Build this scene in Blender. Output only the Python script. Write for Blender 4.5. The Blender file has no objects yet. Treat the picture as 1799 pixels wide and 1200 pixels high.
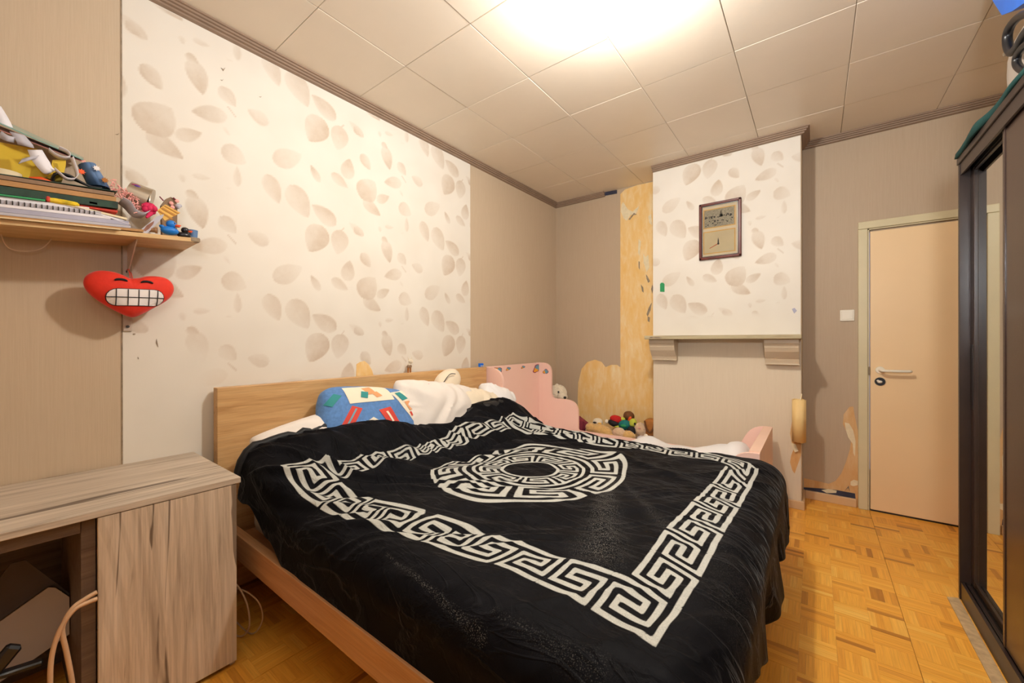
import bpy, bmesh, math, random
import numpy as np
from mathutils import Vector, Matrix, noise

random.seed(7)
C = bpy.context.scene.collection
SC = bpy.context.scene
PI = math.pi

# ------------------------------------------------------------------ camera, world, light, exposure
CAMH = 1.24
cd = bpy.data.cameras.new('camera'); cam = bpy.data.objects.new('camera', cd); C.objects.link(cam)
fw = Vector((-0.605355307, 0.79595512, -0.000632157275)); rt = Vector((0.79595491, 0.60535391, -0.00156006))
up = rt.cross(fw).normalized()
m = Matrix((rt, up, -fw)).transposed().to_4x4(); m.translation = Vector((0, 0, CAMH))
cam.matrix_world = m
cd.sensor_width = 36; cd.lens = 700.294 / 1799 * 36; cd.clip_start = 0.02
SC.camera = cam
w = bpy.data.worlds.new('world'); SC.world = w; w.use_nodes = True
w.node_tree.nodes['Background'].inputs[0].default_value = (1, .86, .7, 1)
w.node_tree.nodes['Background'].inputs[1].default_value = 0.30
SC.view_settings.view_transform = 'Standard'; SC.view_settings.look = 'None'
SC.view_settings.gamma = 1; SC.view_settings.use_curve_mapping = False
SC.view_settings.exposure = 0.54
LAMP = Vector((-0.66, 1.55, 2.70))
ld = bpy.data.lights.new('ceiling_bulb', 'POINT'); ld.energy = 58; ld.color = (1, .985, .95); ld.shadow_soft_size = .05
lo = bpy.data.objects.new('ceiling_bulb', ld); lo.location = LAMP; C.objects.link(lo)
# added fill, not a lamp of the room; behind camera, aimed up and forward
l2 = bpy.data.lights.new('fill_light', 'AREA'); l2.energy = 30; l2.color = (.94, 1, 1.06); l2.shape = 'DISK'; l2.size = .35
lo2 = bpy.data.objects.new('fill_light', l2); lo2.location = (.25, -.35, 1.85); C.objects.link(lo2)
lo2.rotation_euler = Vector((-.05, 1, .95)).to_track_quat('-Z', 'Y').to_euler()

# ------------------------------------------------------------------ materials
def srgb(r, g, b):
    f = lambda c: (c / 255 / 12.92) if c / 255 <= .04045 else ((c / 255 + .055) / 1.055) ** 2.4
    return (f(r), f(g), f(b), 1)

def nt(name):
    m = bpy.data.materials.new(name); m.use_nodes = True
    n = m.node_tree; b = n.nodes['Principled BSDF']
    return m, n, b

def L(n, a, b): n.links.new(a, b)

def mapping(n, scale, coord='Object', rot=(0, 0, 0)):
    tc = n.nodes.new('ShaderNodeTexCoord'); mp = n.nodes.new('ShaderNodeMapping')
    mp.inputs['Scale'].default_value = scale; mp.inputs['Rotation'].default_value = rot
    L(n, tc.outputs[coord], mp.inputs[0]); return mp.outputs[0]

def noisen(n, vec, scale, detail=4, rough=.55, dist=0):
    t = n.nodes.new('ShaderNodeTexNoise'); t.inputs['Scale'].default_value = scale; t.inputs['Detail'].default_value = detail
    t.inputs['Roughness'].default_value = rough; t.inputs['Distortion'].default_value = dist
    L(n, vec, t.inputs['Vector']); return t.outputs['Fac']

def ramp(n, fac, stops):
    r = n.nodes.new('ShaderNodeValToRGB'); e = r.color_ramp.elements
    e[0].position = stops[0][0]; e[0].color = stops[0][1]; e[1].position = stops[-1][0]; e[1].color = stops[-1][1]
    for p, c in stops[1:-1]:
        q = e.new(p); q.color = c
    L(n, fac, r.inputs[0]); return r.outputs[0]

def bump(n, b, h, strength=.3, dist=.01):
    bp = n.nodes.new('ShaderNodeBump'); bp.inputs['Strength'].default_value = strength; bp.inputs['Distance'].default_value = dist
    L(n, h, bp.inputs['Height']); L(n, bp.outputs[0], b.inputs['Normal']); return bp

def mixc(n, fac, a, b, mode='MIX'):
    m = n.nodes.new('ShaderNodeMix'); m.data_type = 'RGBA'; m.blend_type = mode
    if isinstance(fac, (int, float)): m.inputs[0].default_value = fac
    else: L(n, fac, m.inputs[0])
    for i, v in ((6, a), (7, b)):
        if isinstance(v, tuple): m.inputs[i].default_value = v
        else: L(n, v, m.inputs[i])
    return m.outputs[2]

def math_(n, op, a, b=0.0, clamp=False):
    m = n.nodes.new('ShaderNodeMath'); m.operation = op; m.use_clamp = clamp
    for i, v in ((0, a), (1, b)):
        if isinstance(v, (int, float)): m.inputs[i].default_value = v
        else: L(n, v, m.inputs[i])
    return m.outputs[0]

def attr(n, name):
    a = n.nodes.new('ShaderNodeAttribute'); a.attribute_name = name; return a.outputs['Fac']

def plain(name, col, rough=.6, var=.10, nscale=8, bmp=0.0, bscale=60, metal=0, spec=.4, sheen=0, stretch=(1, 1, 1), bdist=.004):
    m, n, b = nt(name)
    v = mapping(n, stretch)
    f = noisen(n, v, nscale)
    dk = tuple(c * (1 - var) for c in col[:3]) + (1,); lt = tuple(min(1, c * (1 + var)) for c in col[:3]) + (1,)
    L(n, ramp(n, f, [(.3, dk), (.7, lt)]), b.inputs['Base Color'])
    b.inputs['Roughness'].default_value = rough; b.inputs['Metallic'].default_value = metal
    b.inputs['Specular IOR Level'].default_value = spec
    if sheen: b.inputs['Sheen Weight'].default_value = sheen; b.inputs['Sheen Roughness'].default_value = .4
    if bmp: bump(n, b, noisen(n, v, bscale, 3), bmp, bdist)
    return m

def wood(name, c1, c2, c3, axis=0, freq=9, rough=.45, along=.6, knots=False, bmp=.08, coat=0):
    m, n, b = nt(name)
    sc = [freq] * 3; sc[axis] = along
    v = mapping(n, tuple(sc))
    f1 = noisen(n, v, 3.0, 8, .65, .6)
    sc2 = [freq * 12] * 3; sc2[axis] = along * 3
    v2 = mapping(n, tuple(sc2)); f2 = noisen(n, v2, 2.0, 4, .6)
    col = ramp(n, f1, [(.28, c1), (.5, c2), (.72, c3)])
    g = ramp(n, f2, [(.35, (.72, .72, .72, 1)), (.6, (1, 1, 1, 1))])
    col = mixc(n, .55, col, g, 'MULTIPLY')
    if knots:
        v3 = mapping(n, tuple(s * .45 for s in sc)); f3 = noisen(n, v3, 3.4, 3, .5, 1.6)
        k = ramp(n, f3, [(.345, (.22, .18, .16, 1)), (.375, (1, 1, 1, 1))])
        col = mixc(n, .85, col, k, 'MULTIPLY')
        sc4 = [freq * .55] * 3; sc4[axis] = along * 1.6
        v4 = mapping(n, tuple(sc4)); wv = n.nodes.new('ShaderNodeTexWave'); wv.wave_type = 'RINGS'; wv.inputs['Scale'].default_value = 2.2; wv.inputs['Distortion'].default_value = 5; wv.inputs['Detail'].default_value = 3; wv.inputs['Detail Scale'].default_value = .8
        L(n, v4, wv.inputs['Vector'])
        col = mixc(n, .30, col, ramp(n, wv.outputs['Fac'], [(.15, (.62, .57, .53, 1)), (.45, (1, 1, 1, 1))]), 'MULTIPLY')
    L(n, col, b.inputs['Base Color']); b.inputs['Roughness'].default_value = rough
    b.inputs['Specular IOR Level'].default_value = .35
    bump(n, b, f2, bmp, .003)
    return m

def wallpaint(name, c1, c2, bs=.30):
    m, n, b = nt(name)
    v = mapping(n, (95, 95, 3.0)); f = noisen(n, v, 2.2, 4, .6)
    v2 = mapping(n, (1, 1, 1)); f2 = noisen(n, v2, 1.3, 3)
    col = mixc(n, .35, ramp(n, f, [(.3, c1), (.7, c2)]), ramp(n, f2, [(.3, c1), (.7, c2)]))
    L(n, col, b.inputs['Base Color']); b.inputs['Roughness'].default_value = .55; b.inputs['Specular IOR Level'].default_value = .3
    bump(n, b, f, bs, .004); return m

def leafpaper(name):
    m, n, b = nt(name)
    v = mapping(n, (1, 1, 1)); f = noisen(n, v, 18, 4, .6); fs = noisen(n, v, 3, 2)
    a = attr(n, 'leaf')
    fac = math_(n, 'MULTIPLY', a, ramp(n, f, [(.25, (.6, .6, .6, 1)), (.7, (1, 1, 1, 1))]), True)
    base = ramp(n, fs, [(.3, srgb(225, 216, 202)), (.7, srgb(232, 224, 211))])
    L(n, mixc(n, fac, base, srgb(190, 165, 138)), b.inputs['Base Color'])
    b.inputs['Roughness'].default_value = .62; b.inputs['Specular IOR Level'].default_value = .25
    v3 = mapping(n, (160, 160, 160)); bump(n, b, noisen(n, v3, 2, 2), .08, .002); return m

def plaster(name, c1, c2, c3):
    m, n, b = nt(name)
    v = mapping(n, (3.5, 3.5, .9)); f = noisen(n, v, 2.2, 7, .62, .8)
    v2 = mapping(n, (14, 14, 5)); f2 = noisen(n, v2, 1.6, 5, .6, .4)
    col = mixc(n, .45, ramp(n, f, [(.30, c3), (.46, c2), (.62, c1)]), ramp(n, f2, [(.35, c1), (.52, c2), (.72, c3)]))
    L(n, col, b.inputs['Base Color']); b.inputs['Roughness'].default_value = .75
    bump(n, b, f2, .35, .006); return m

M = {}
M['wall'] = wallpaint('beige_wallpaper', srgb(193, 171, 144), srgb(202, 181, 154), .12)
M['wall3'] = wallpaint('light_beige_wallpaper', srgb(213, 195, 169), srgb(220, 203, 178), .08)
M['wall2'] = wallpaint('taupe_wallpaper', srgb(182, 160, 134), srgb(190, 168, 142), .10)
M['leaf'] = leafpaper('leaf_wallpaper')
M['plaster'] = plaster('old_yellow_distemper', srgb(233, 186, 108), srgb(236, 200, 138), srgb(242, 226, 188))
M['plaster2'] = plaster('bare_orange_plaster', srgb(206, 150, 88), srgb(214, 168, 112), srgb(222, 190, 145))
M['chip'] = plain('grey_filler', srgb(150, 132, 110), .8, .3, 30)
M['chip2'] = plain('torn_paper_backing', srgb(228, 212, 176), .8, .08, 30)
M['navy'] = plain('dark_blue_old_paint', srgb(52, 54, 72), .5, .3, 12)
M['ceil'] = plain('cream_ceiling_paint', srgb(236, 222, 202), .34, .03, 2, .10, 40, spec=.5, bdist=.003)
M['groove'] = plain('dark_tile_joint', srgb(150, 128, 100), .8)
M['crown'] = plain('taupe_moulding', srgb(150, 126, 106), .45, .08, 10)
M['base'] = plain('beige_baseboard_paint', srgb(214, 176, 132), .4, .05, 10)
M['frame'] = plain('pale_green_cream_frame', srgb(213, 199, 160), .4, .04, 5)
M['leafd'] = plain('peach_door_paint', srgb(242, 208, 160), .42, .025, 2, .04, 30)
M['white'] = plain('white_plastic', srgb(238, 228, 208), .35, .03)
M['mantel'] = wood('weathered_mantel_wood', srgb(150, 132, 100), srgb(190, 174, 138), srgb(208, 196, 162), 0, 14, .6)
M['corbel'] = plain('beige_corbel_paint', srgb(206, 186, 158), .35, .04)
M['oak'] = wood('oak_veneer', srgb(186, 140, 88), srgb(212, 168, 114), srgb(222, 182, 130), 1, 11, .42, .8)
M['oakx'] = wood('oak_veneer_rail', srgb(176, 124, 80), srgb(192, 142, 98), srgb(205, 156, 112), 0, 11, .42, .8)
M['ash'] = wood('bleached_plank_top', srgb(156, 140, 124), srgb(204, 188, 168), srgb(222, 208, 190), 1, 9, .55, .5, True)
M['ashv'] = wood('bleached_plank_door', srgb(166, 147, 128), srgb(210, 190, 166), srgb(226, 210, 190), 2, 9, .55, .6, True)
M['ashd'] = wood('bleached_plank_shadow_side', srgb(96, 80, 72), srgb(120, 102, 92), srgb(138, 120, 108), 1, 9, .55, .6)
M['black'] = plain('black_brown_laminate', srgb(50, 38, 33), .32, .12, 14, 0, stretch=(1, 8, 1))
M['brownd'] = plain('dark_brown_door', srgb(62, 44, 36), .24, .05, 6, spec=.6)
M['blackm'] = plain('black_metal_track', srgb(22, 19, 18), .3, .2, 14, spec=.6)
mm, n_, b_ = nt('mirror_glass'); b_.inputs['Base Color'].default_value = (.80, .80, .76, 1); b_.inputs['Metallic'].default_value = 1; b_.inputs['Roughness'].default_value = .015
M['mirror'] = mm
M['strip'] = plain('worn_floor_strip', srgb(190, 160, 120), .6, .2, 40)
M['pink'] = plain('pink_lacquer', srgb(248, 206, 190), .35, .02, 3)
M['peach'] = plain('peach_board_edge', srgb(240, 200, 178), .4, .03, 6)
M['sheet'] = plain('white_cotton', srgb(236, 226, 216), .85, .04, 6, .25, 10, sheen=.2, bdist=.02)
M['sheet2'] = plain('bright_white_cotton', srgb(240, 236, 234), .85, .03, 6, .25, 10, sheen=.2, bdist=.02)
M['cream'] = plain('cream_cotton', srgb(238, 222, 196), .85, .05, 8, .35, 14, sheen=.2, bdist=.02)
M['mattress'] = plain('mattress_ticking', srgb(222, 208, 190), .85)
M['redf'] = plain('red_plush', srgb(222, 48, 26), .75, .08, 20, .2, 120, sheen=.3)
M['blackf'] = plain('black_plush', srgb(26, 22, 24), .7, .2, 40)
M['whitef'] = plain('white_felt', srgb(240, 232, 228), .7, .03)
M['metalw'] = plain('painted_bracket_metal', srgb(196, 180, 165), .45, .06, 20)
M['shelfw'] = wood('birch_shelf', srgb(196, 156, 104), srgb(216, 178, 124), srgb(226, 192, 140), 1, 10, .5, .8)
M['fur'] = plain('cream_plush', srgb(236, 222, 196), .9, .08, 40, .9, 90, sheen=.5, bdist=.01)
M['tan'] = plain('tan_plush', srgb(222, 178, 110), .9, .12, 40, .9, 90, sheen=.5, bdist=.01)
M['tanl'] = plain('beige_plush', srgb(220, 186, 150), .9, .12, 40, .9, 90, sheen=.5, bdist=.01)
M['brownp'] = plain('brown_suede', srgb(172, 110, 50), .85, .15, 20, .3, 60)
M['brownk'] = plain('dark_brown_strap', srgb(110, 68, 32), .8)
M['redp'] = plain('red_cloth', srgb(196, 30, 28), .8)
M['wine'] = plain('wine_cloth', srgb(130, 46, 60), .85, .12, 12, .4, 20, bdist=.01)
M['teal'] = plain('teal_cloth', srgb(24, 112, 110), .8, .2, 30)
M['lime'] = plain('lime_plush', srgb(190, 196, 70), .85, .1, 30)
M['green'] = plain('green_plastic', srgb(46, 150, 90), .4)
M['dgreen'] = plain('dark_green_board', srgb(28, 58, 42), .5, .5, 30)
M['kraft'] = plain('kraft_paper', srgb(176, 132, 84), .75, .1, 10)
M['kraftd'] = plain('brown_folder_card', srgb(140, 112, 86), .7, .15, 10)
M['paper'] = plain('white_paper', srgb(232, 228, 232), .7, .04, 10)
M['paperg'] = plain('grey_paper', srgb(188, 184, 192), .7, .12, 16)
M['paperc'] = plain('cream_paper', srgb(232, 214, 176), .7, .04, 10)
M['yellow'] = plain('yellow_card', srgb(222, 186, 42), .5, .06, 10)
M['orange'] = plain('orange_plastic', srgb(238, 92, 36), .4)
M['pinkp'] = plain('pink_paper', srgb(240, 170, 160), .7)
M['rose'] = plain('crimson_paper', srgb(206, 34, 84), .7, .15, 30, .4, 40)
M['bluec'] = plain('blue_card', srgb(92, 122, 162), .6, .05)
M['blued'] = plain('blue_rubber', srgb(28, 120, 206), .4, .06)
M['steel'] = plain('brushed_tin', srgb(190, 178, 160), .3, .06, 8, metal=.9)
M['glassg'] = plain('green_edged_glass', srgb(120, 168, 160), .15)
M['lav'] = plain('lavender_paper', srgb(170, 168, 186), .6, .1, 12)
M['purple'] = plain('purple_foil', srgb(86, 52, 140), .4)
M['stripe'] = plain('yellow_striped_card', srgb(230, 180, 84), .6, .06)
M['stripd'] = plain('ochre_stripe', srgb(186, 128, 50), .6)
M['brass'] = plain('brass_knob', srgb(160, 120, 84), .4, .1)
M['cork'] = plain('photo_brown_print', srgb(140, 90, 70), .5, .3, 20)
M['denim'] = plain('denim_print_cotton', srgb(92, 134, 190), .85, .14, 60, .25, 10, sheen=.2, bdist=.02)
M['redpr'] = plain('red_print', srgb(214, 74, 60), .8, .06)
M['creampr'] = plain('cream_print', srgb(240, 228, 204), .85, .03)
M['tealpr'] = plain('teal_print', srgb(54, 142, 142), .8)
M['orangepr'] = plain('orange_print', srgb(226, 160, 110), .8)
M['bluepr'] = plain('steel_blue_print', srgb(110, 160, 176), .6)
M['yelpr'] = plain('amber_print', srgb(240, 168, 40), .6)
M['mapr'] = plain('maroon_print_edge', srgb(150, 60, 90), .6)
M['mahog'] = plain('mahogany_frame', srgb(96, 40, 26), .35, .3, 20, spec=.3)
M['mat'] = plain('cream_mount', srgb(240, 226, 196), .7, .02)
M['gold'] = plain('gilt_line', srgb(232, 190, 112), .5)
M['etch'] = plain('grey_etching_ink', srgb(176, 168, 146), .7, .32, 90)
M['ink'] = plain('dark_ink', srgb(70, 68, 66), .7, .3, 60)
M['inkr'] = plain('rust_ink', srgb(196, 104, 70), .7)
M['pagec'] = plain('aged_print_paper', srgb(224, 208, 168), .7, .05, 8)
M['emer'] = plain('emerald_cloth', srgb(8, 60, 57), .85, .2, 20, .4, 30, bdist=.01)
M['bluep'] = plain('bright_blue_plastic', srgb(36, 112, 220), .35, .08)
M['greyp'] = plain('light_grey_plastic', srgb(182, 170, 158), .4, .04)
M['blackp'] = plain('black_plastic', srgb(20, 20, 24), .35, .2, 20, spec=.6)
M['beigec'] = plain('beige_cable_rubber', srgb(206, 168, 132), .5)
M['cardb'] = plain('pale_cardboard', srgb(196, 180, 170), .7, .06, 6)
M['greyb'] = plain('dark_grey_card', srgb(92, 80, 76), .7)
M['navyb'] = plain('navy_glossy_bag', srgb(20, 26, 66), .2, .4, 20, spec=.8)
M['whitecord'] = plain('white_cord', srgb(222, 200, 176), .5)

# parquet: tone attribute per slat
mm, n_, b_ = nt('oak_mosaic_parquet')
a_ = attr(n_, 'tone'); c_ = ramp(n_, a_, [(0, srgb(186, 120, 40)), (.35, srgb(238, 166, 60)), (.7, srgb(248, 182, 72)), (1, srgb(254, 202, 98))])
tc_ = n_.nodes.new('ShaderNodeUVMap'); tc_.uv_map = 'grain'
mp_ = n_.nodes.new('ShaderNodeMapping'); mp_.inputs['Scale'].default_value = (4, 90, 1); L(n_, tc_.outputs[0], mp_.inputs[0])
f_ = noisen(n_, mp_.outputs[0], 1.5, 4, .6, .3)
g_ = ramp(n_, f_, [(.3, (.76, .70, .62, 1)), (.65, (1, 1, 1, 1))])
L(n_, mixc(n_, .8, c_, g_, 'MULTIPLY'), b_.inputs['Base Color']); b_.inputs['Roughness'].default_value = .34
b_.inputs['Specular IOR Level'].default_value = .45; bump(n_, b_, f_, .05, .002)
M['parq'] = mm
M['sub'] = plain('floor_joint', srgb(150, 92, 36), .8)

# blanket: white weave from the signed distance attribute, dust from 'lint'
mm, n_, b_ = nt('black_velvet_key_pattern')
sd = attr(n_, 'sd'); k_ = math_(n_, 'MULTIPLY', sd, -7.0); k_ = math_(n_, 'ADD', k_, .5, True)
v_ = mapping(n_, (1, 1, 1)); fine = noisen(n_, v_, 420, 2)
blk = ramp(n_, noisen(n_, v_, 7, 6, .7, 1.2), [(.35, (.0025, .0025, .0035, 1)), (.62, (.005, .005, .007, 1)), (.8, (.013, .013, .016, 1))])
li = attr(n_, 'lint'); sp = ramp(n_, noisen(n_, v_, 330, 2, .5), [(.56, (0, 0, 0, 1)), (.66, (1, 1, 1, 1))])
lf = math_(n_, 'MULTIPLY', math_(n_, 'MULTIPLY', li, sp), .65, True)
blk = mixc(n_, lf, blk, (.30, .28, .25, 1))
whc = ramp(n_, fine, [(.3, srgb(168, 168, 160)), (.7, srgb(198, 197, 189))])
L(n_, mixc(n_, k_, blk, whc), b_.inputs['Base Color'])
b_.inputs['Roughness'].default_value = .6; b_.inputs['Specular IOR Level'].default_value = .06
b_.inputs['Sheen Weight'].default_value = .02; b_.inputs['Sheen Roughness'].default_value = .35
vs_ = mapping(n_, (1, 1, 1)); emb = n_.nodes.new('ShaderNodeTexWave'); emb.wave_type = 'RINGS'; emb.inputs['Scale'].default_value = 4.5; emb.inputs['Distortion'].default_value = 14; emb.inputs['Detail'].default_value = 3; emb.inputs['Detail Scale'].default_value = 1.6
L(n_, vs_, emb.inputs['Vector'])
e_ = ramp(n_, emb.outputs['Fac'], [(.06, (0, 0, 0, 1)), (.16, (1, 1, 1, 1))])
hh = math_(n_, 'ADD', math_(n_, 'MULTIPLY', e_, .30), math_(n_, 'MULTIPLY', fine, .25)); hh = math_(n_, 'ADD', hh, math_(n_, 'MULTIPLY', k_, .5))
vc_ = mapping(n_, (2.2, 9, 3), 'Object', (0, 0, .62)); cr_ = n_.nodes.new('ShaderNodeTexNoise'); cr_.inputs['Scale'].default_value = 1.5; cr_.inputs['Detail'].default_value = 5; cr_.inputs['Distortion'].default_value = 1.0
L(n_, vc_, cr_.inputs['Vector']); rg = math_(n_, 'ABSOLUTE', math_(n_, 'SUBTRACT', cr_.outputs['Fac'], .5))
pk_ = ramp(n_, rg, [(0, (1, 1, 1, 1)), (.045, (0, 0, 0, 1))])
hh = math_(n_, 'ADD', hh, math_(n_, 'MULTIPLY', pk_, 1.3))
bump(n_, b_, hh, .42, .004)
L(n_, math_(n_, 'ADD', math_(n_, 'MULTIPLY', pk_, .10), .015), b_.inputs['Sheen Weight'])
M['velvet'] = mm
M['hem'] = plain('black_piped_hem', (.006, .006, .007, 1), .6, .3, 60, sheen=.1)

# ------------------------------------------------------------------ mesh helpers
ORG = {}
def link(name, me, mat, parent=None, smooth=False):
    o = bpy.data.objects.new(name, me); C.objects.link(o)
    if mat is not None:
        for mt in (mat if isinstance(mat, (list, tuple)) else [mat]): me.materials.append(M[mt] if isinstance(mt, str) else mt)
    if smooth: me.polygons.foreach_set('use_smooth', [True] * len(me.polygons))
    return o

def obj(name, bm, mat, parent=None, smooth=False, origin=None, tone=None):
    """bm in world coordinates; links it as ONE mesh, local to its parent or to its own base"""
    bmesh.ops.recalc_face_normals(bm, faces=bm.faces)
    if parent is not None: org = ORG[parent.name]
    elif origin is not None: org = Vector(origin)
    else:
        xs = [v.co for v in bm.verts]
        org = Vector(((min(v.x for v in xs) + max(v.x for v in xs)) / 2, (min(v.y for v in xs) + max(v.y for v in xs)) / 2, min(v.z for v in xs)))
    bm.transform(Matrix.Translation(-org))
    me = bpy.data.meshes.new(name); bm.to_mesh(me); bm.free()
    o = link(name, me, mat, parent, smooth)
    if parent is not None: o.parent = parent
    else: o.location = org
    ORG[o.name] = org
    if smooth:
        try:
            me.set_sharp_from_angle(angle=math.radians(50))
        except Exception: pass
    return o

def thing(name, loc, label, cat, group=None):
    o = bpy.data.objects.new(name, None); C.objects.link(o); o.empty_display_size = .05
    o.location = loc; ORG[o.name] = Vector(loc); o['label'] = label; o['category'] = cat
    if group: o['group'] = group
    return o

def tag(o, label, cat, group=None):
    o['label'] = label; o['category'] = cat
    if group: o['group'] = group
    return o

def struct(o): o['kind'] = 'structure'; return o

def NB(): return bmesh.new()

def box(bm, a, b, bev=0.0, seg=2, rot=None, piv=None):
    x0, y0, z0 = a; x1, y1, z1 = b
    r = bmesh.ops.create_cube(bm, size=1)
    vs = r['verts']
    mt = Matrix.Translation(((x0 + x1) / 2, (y0 + y1) / 2, (z0 + z1) / 2)) @ Matrix.Diagonal((abs(x1 - x0), abs(y1 - y0), abs(z1 - z0), 1))
    bmesh.ops.transform(bm, matrix=mt, verts=vs)
    if bev:
        es = list({e for v in vs for e in v.link_edges})
        rr = bmesh.ops.bevel(bm, geom=es, offset=bev, segments=seg, profile=.5, affect='EDGES')
        vs = list({v for f in rr['faces'] for v in f.verts} | {v for v in vs if v.is_valid})
    if rot is not None:
        p = Vector(piv) if piv else Vector(((x0 + x1) / 2, (y0 + y1) / 2, (z0 + z1) / 2))
        bmesh.ops.transform(bm, matrix=Matrix.Translation(p) @ rot @ Matrix.Translation(-p), verts=[v for v in vs if v.is_valid])
    return vs

def prism(bm, pts, off):
    """polygon with thickness"""
    a = [bm.verts.new(Vector(p)) for p in pts]; o = Vector(off)
    b = [bm.verts.new(Vector(p) + o) for p in pts]
    n = len(a)
    bm.faces.new(a); bm.faces.new(b[::-1])
    for i in range(n): bm.faces.new((a[i], b[i], b[(i + 1) % n], a[(i + 1) % n]))
    return a + b

def tube(bm, pts, r, seg=8, cap=True):
    pts = [Vector(p) for p in pts]; rings = []
    rr = r if isinstance(r, (list, tuple)) else [r] * len(pts)
    prev = None
    for i, p in enumerate(pts):
        d = (pts[min(i + 1, len(pts) - 1)] - pts[max(i - 1, 0)]).normalized()
        if prev is None: u = d.orthogonal().normalized()
        else: u = (prev - d * prev.dot(d)).normalized()
        prev = u; v = d.cross(u)
        rings.append([bm.verts.new(p + (u * math.cos(2 * PI * k / seg) + v * math.sin(2 * PI * k / seg)) * rr[i]) for k in range(seg)])
    for a, b in zip(rings, rings[1:]):
        for k in range(seg): bm.faces.new((a[k], a[(k + 1) % seg], b[(k + 1) % seg], b[k]))
    if cap: bm.faces.new(rings[0][::-1]); bm.faces.new(rings[-1])

def spline(pts, n=8):
    pts = [Vector(p) for p in pts]; out = []
    P = [pts[0]] + pts + [pts[-1]]
    for i in range(1, len(P) - 2):
        for k in range(n):
            t = k / n; a, b, c, d = P[i - 1], P[i], P[i + 1], P[i + 2]
            out.append(.5 * ((2 * b) + (c - a) * t + (2 * a - 5 * b + 4 * c - d) * t * t + (3 * b - a - 3 * c + d) * t ** 3))
    out.append(pts[-1]); return out

def ell(bm, c, r, rot=None, seg=20, rings=12, sup=None, wob=0, ws=6):
    q = bmesh.ops.create_uvsphere(bm, u_segments=seg, v_segments=rings, radius=1)
    R = rot if rot is not None else Matrix.Identity(4)
    for v in q['verts']:
        p = v.co
        if sup:
            s = lambda t: math.copysign(abs(t) ** sup, t)
            p = Vector((s(p.x), s(p.y), s(p.z)))
        p = Vector((p.x * r[0], p.y * r[1], p.z * r[2]))
        p = R @ p + Vector(c)
        if wob: p += (p - Vector(c)).normalized() * wob * noise.noise(p * ws)
        v.co = p
    return q['verts']

def cyl(bm, p0, p1, r0, r1=None, seg=20, cap=True):
    tube(bm, [p0, p1], [r0, r0 if r1 is None else r1], seg, cap)

def RX(a): return Matrix.Rotation(math.radians(a), 4, 'X')
def RY(a): return Matrix.Rotation(math.radians(a), 4, 'Y')
def RZ(a): return Matrix.Rotation(math.radians(a), 4, 'Z')

def gridmesh(name, nx, ny, posf, attrs, mat, parent, org, smooth=True):
    """numpy grid mesh; posf -> (N,3)"""
    P = posf - np.array(org)
    me = bpy.data.meshes.new(name)
    nf = (nx - 1) * (ny - 1); me.vertices.add(nx * ny); me.vertices.foreach_set('co', P.astype(np.float32).ravel())
    i = np.arange(nx - 1)[:, None] * ny + np.arange(ny - 1)[None, :]
    q = np.stack([i, i + ny, i + ny + 1, i + 1], -1).reshape(-1)
    me.loops.add(nf * 4); me.loops.foreach_set('vertex_index', q.astype(np.int32))
    me.polygons.add(nf); me.polygons.foreach_set('loop_start', (np.arange(nf) * 4).astype(np.int32)); me.polygons.foreach_set('loop_total', np.full(nf, 4, np.int32))
    me.update(calc_edges=True)
    for k, a in attrs.items():
        at = me.attributes.new(k, 'FLOAT', 'POINT'); at.data.foreach_set('value', a.astype(np.float32).ravel())
    o = link(name, me, mat, parent, smooth)
    if parent is not None: o.parent = parent
    else: o.location = org
    ORG[o.name] = Vector(org); return o

# ------------------------------------------------------------------ room shell
XL, XR, YB, YN, ZC = -2.35, 1.25, 3.92, -1.15, 2.798
def shell(name, a, b, mat):
    bm = NB(); box(bm, a, b); return struct(obj(name, bm, mat))
wl = shell('wall_left', (XL - .12, YN, 0), (XL, YB, ZC + .05), 'wall')
wb = NB(); box(wb, (XL - .12, YB, 0), (XR + .12, YB + .12, ZC + .05)); wb = struct(obj('wall_back', wb, 'wall2'))
shell('wall_right', (XR, YN, 0), (XR + .12, YB, ZC + .05), 'wall')
shell('wall_near', (XL - .12, YN - .12, 0), (XR + .12, YN, ZC + .05), 'wall')

# ceiling: one tile per 0.5 m
cl = shell('ceiling', (XL, YN, ZC + .012), (XR, YB, ZC + .05), 'groove')
gx = [XL] + [x for x in (-1.846 + .5 * i for i in range(-1, 8)) if XL + .03 < x < XR - .03] + [XR]
gy = [YN] + [y for y in (.935 + .5 * j for j in range(-5, 8)) if YN + .03 < y < YB - .03] + [YB]
for i in range(len(gx) - 1):
    for j in range(len(gy) - 1):
        bm = NB(); g = .0010
        dz = random.uniform(-.0010, .0010)
        box(bm, (gx[i] + g, gy[j] + g, ZC + dz), (gx[i + 1] - g, gy[j + 1] - g, ZC + .012), .0022, 1)
        tx, ty = random.uniform(-.1, .1), random.uniform(-.1, .1)
        obj('ceiling_tile', bm, 'ceil', cl)

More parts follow.
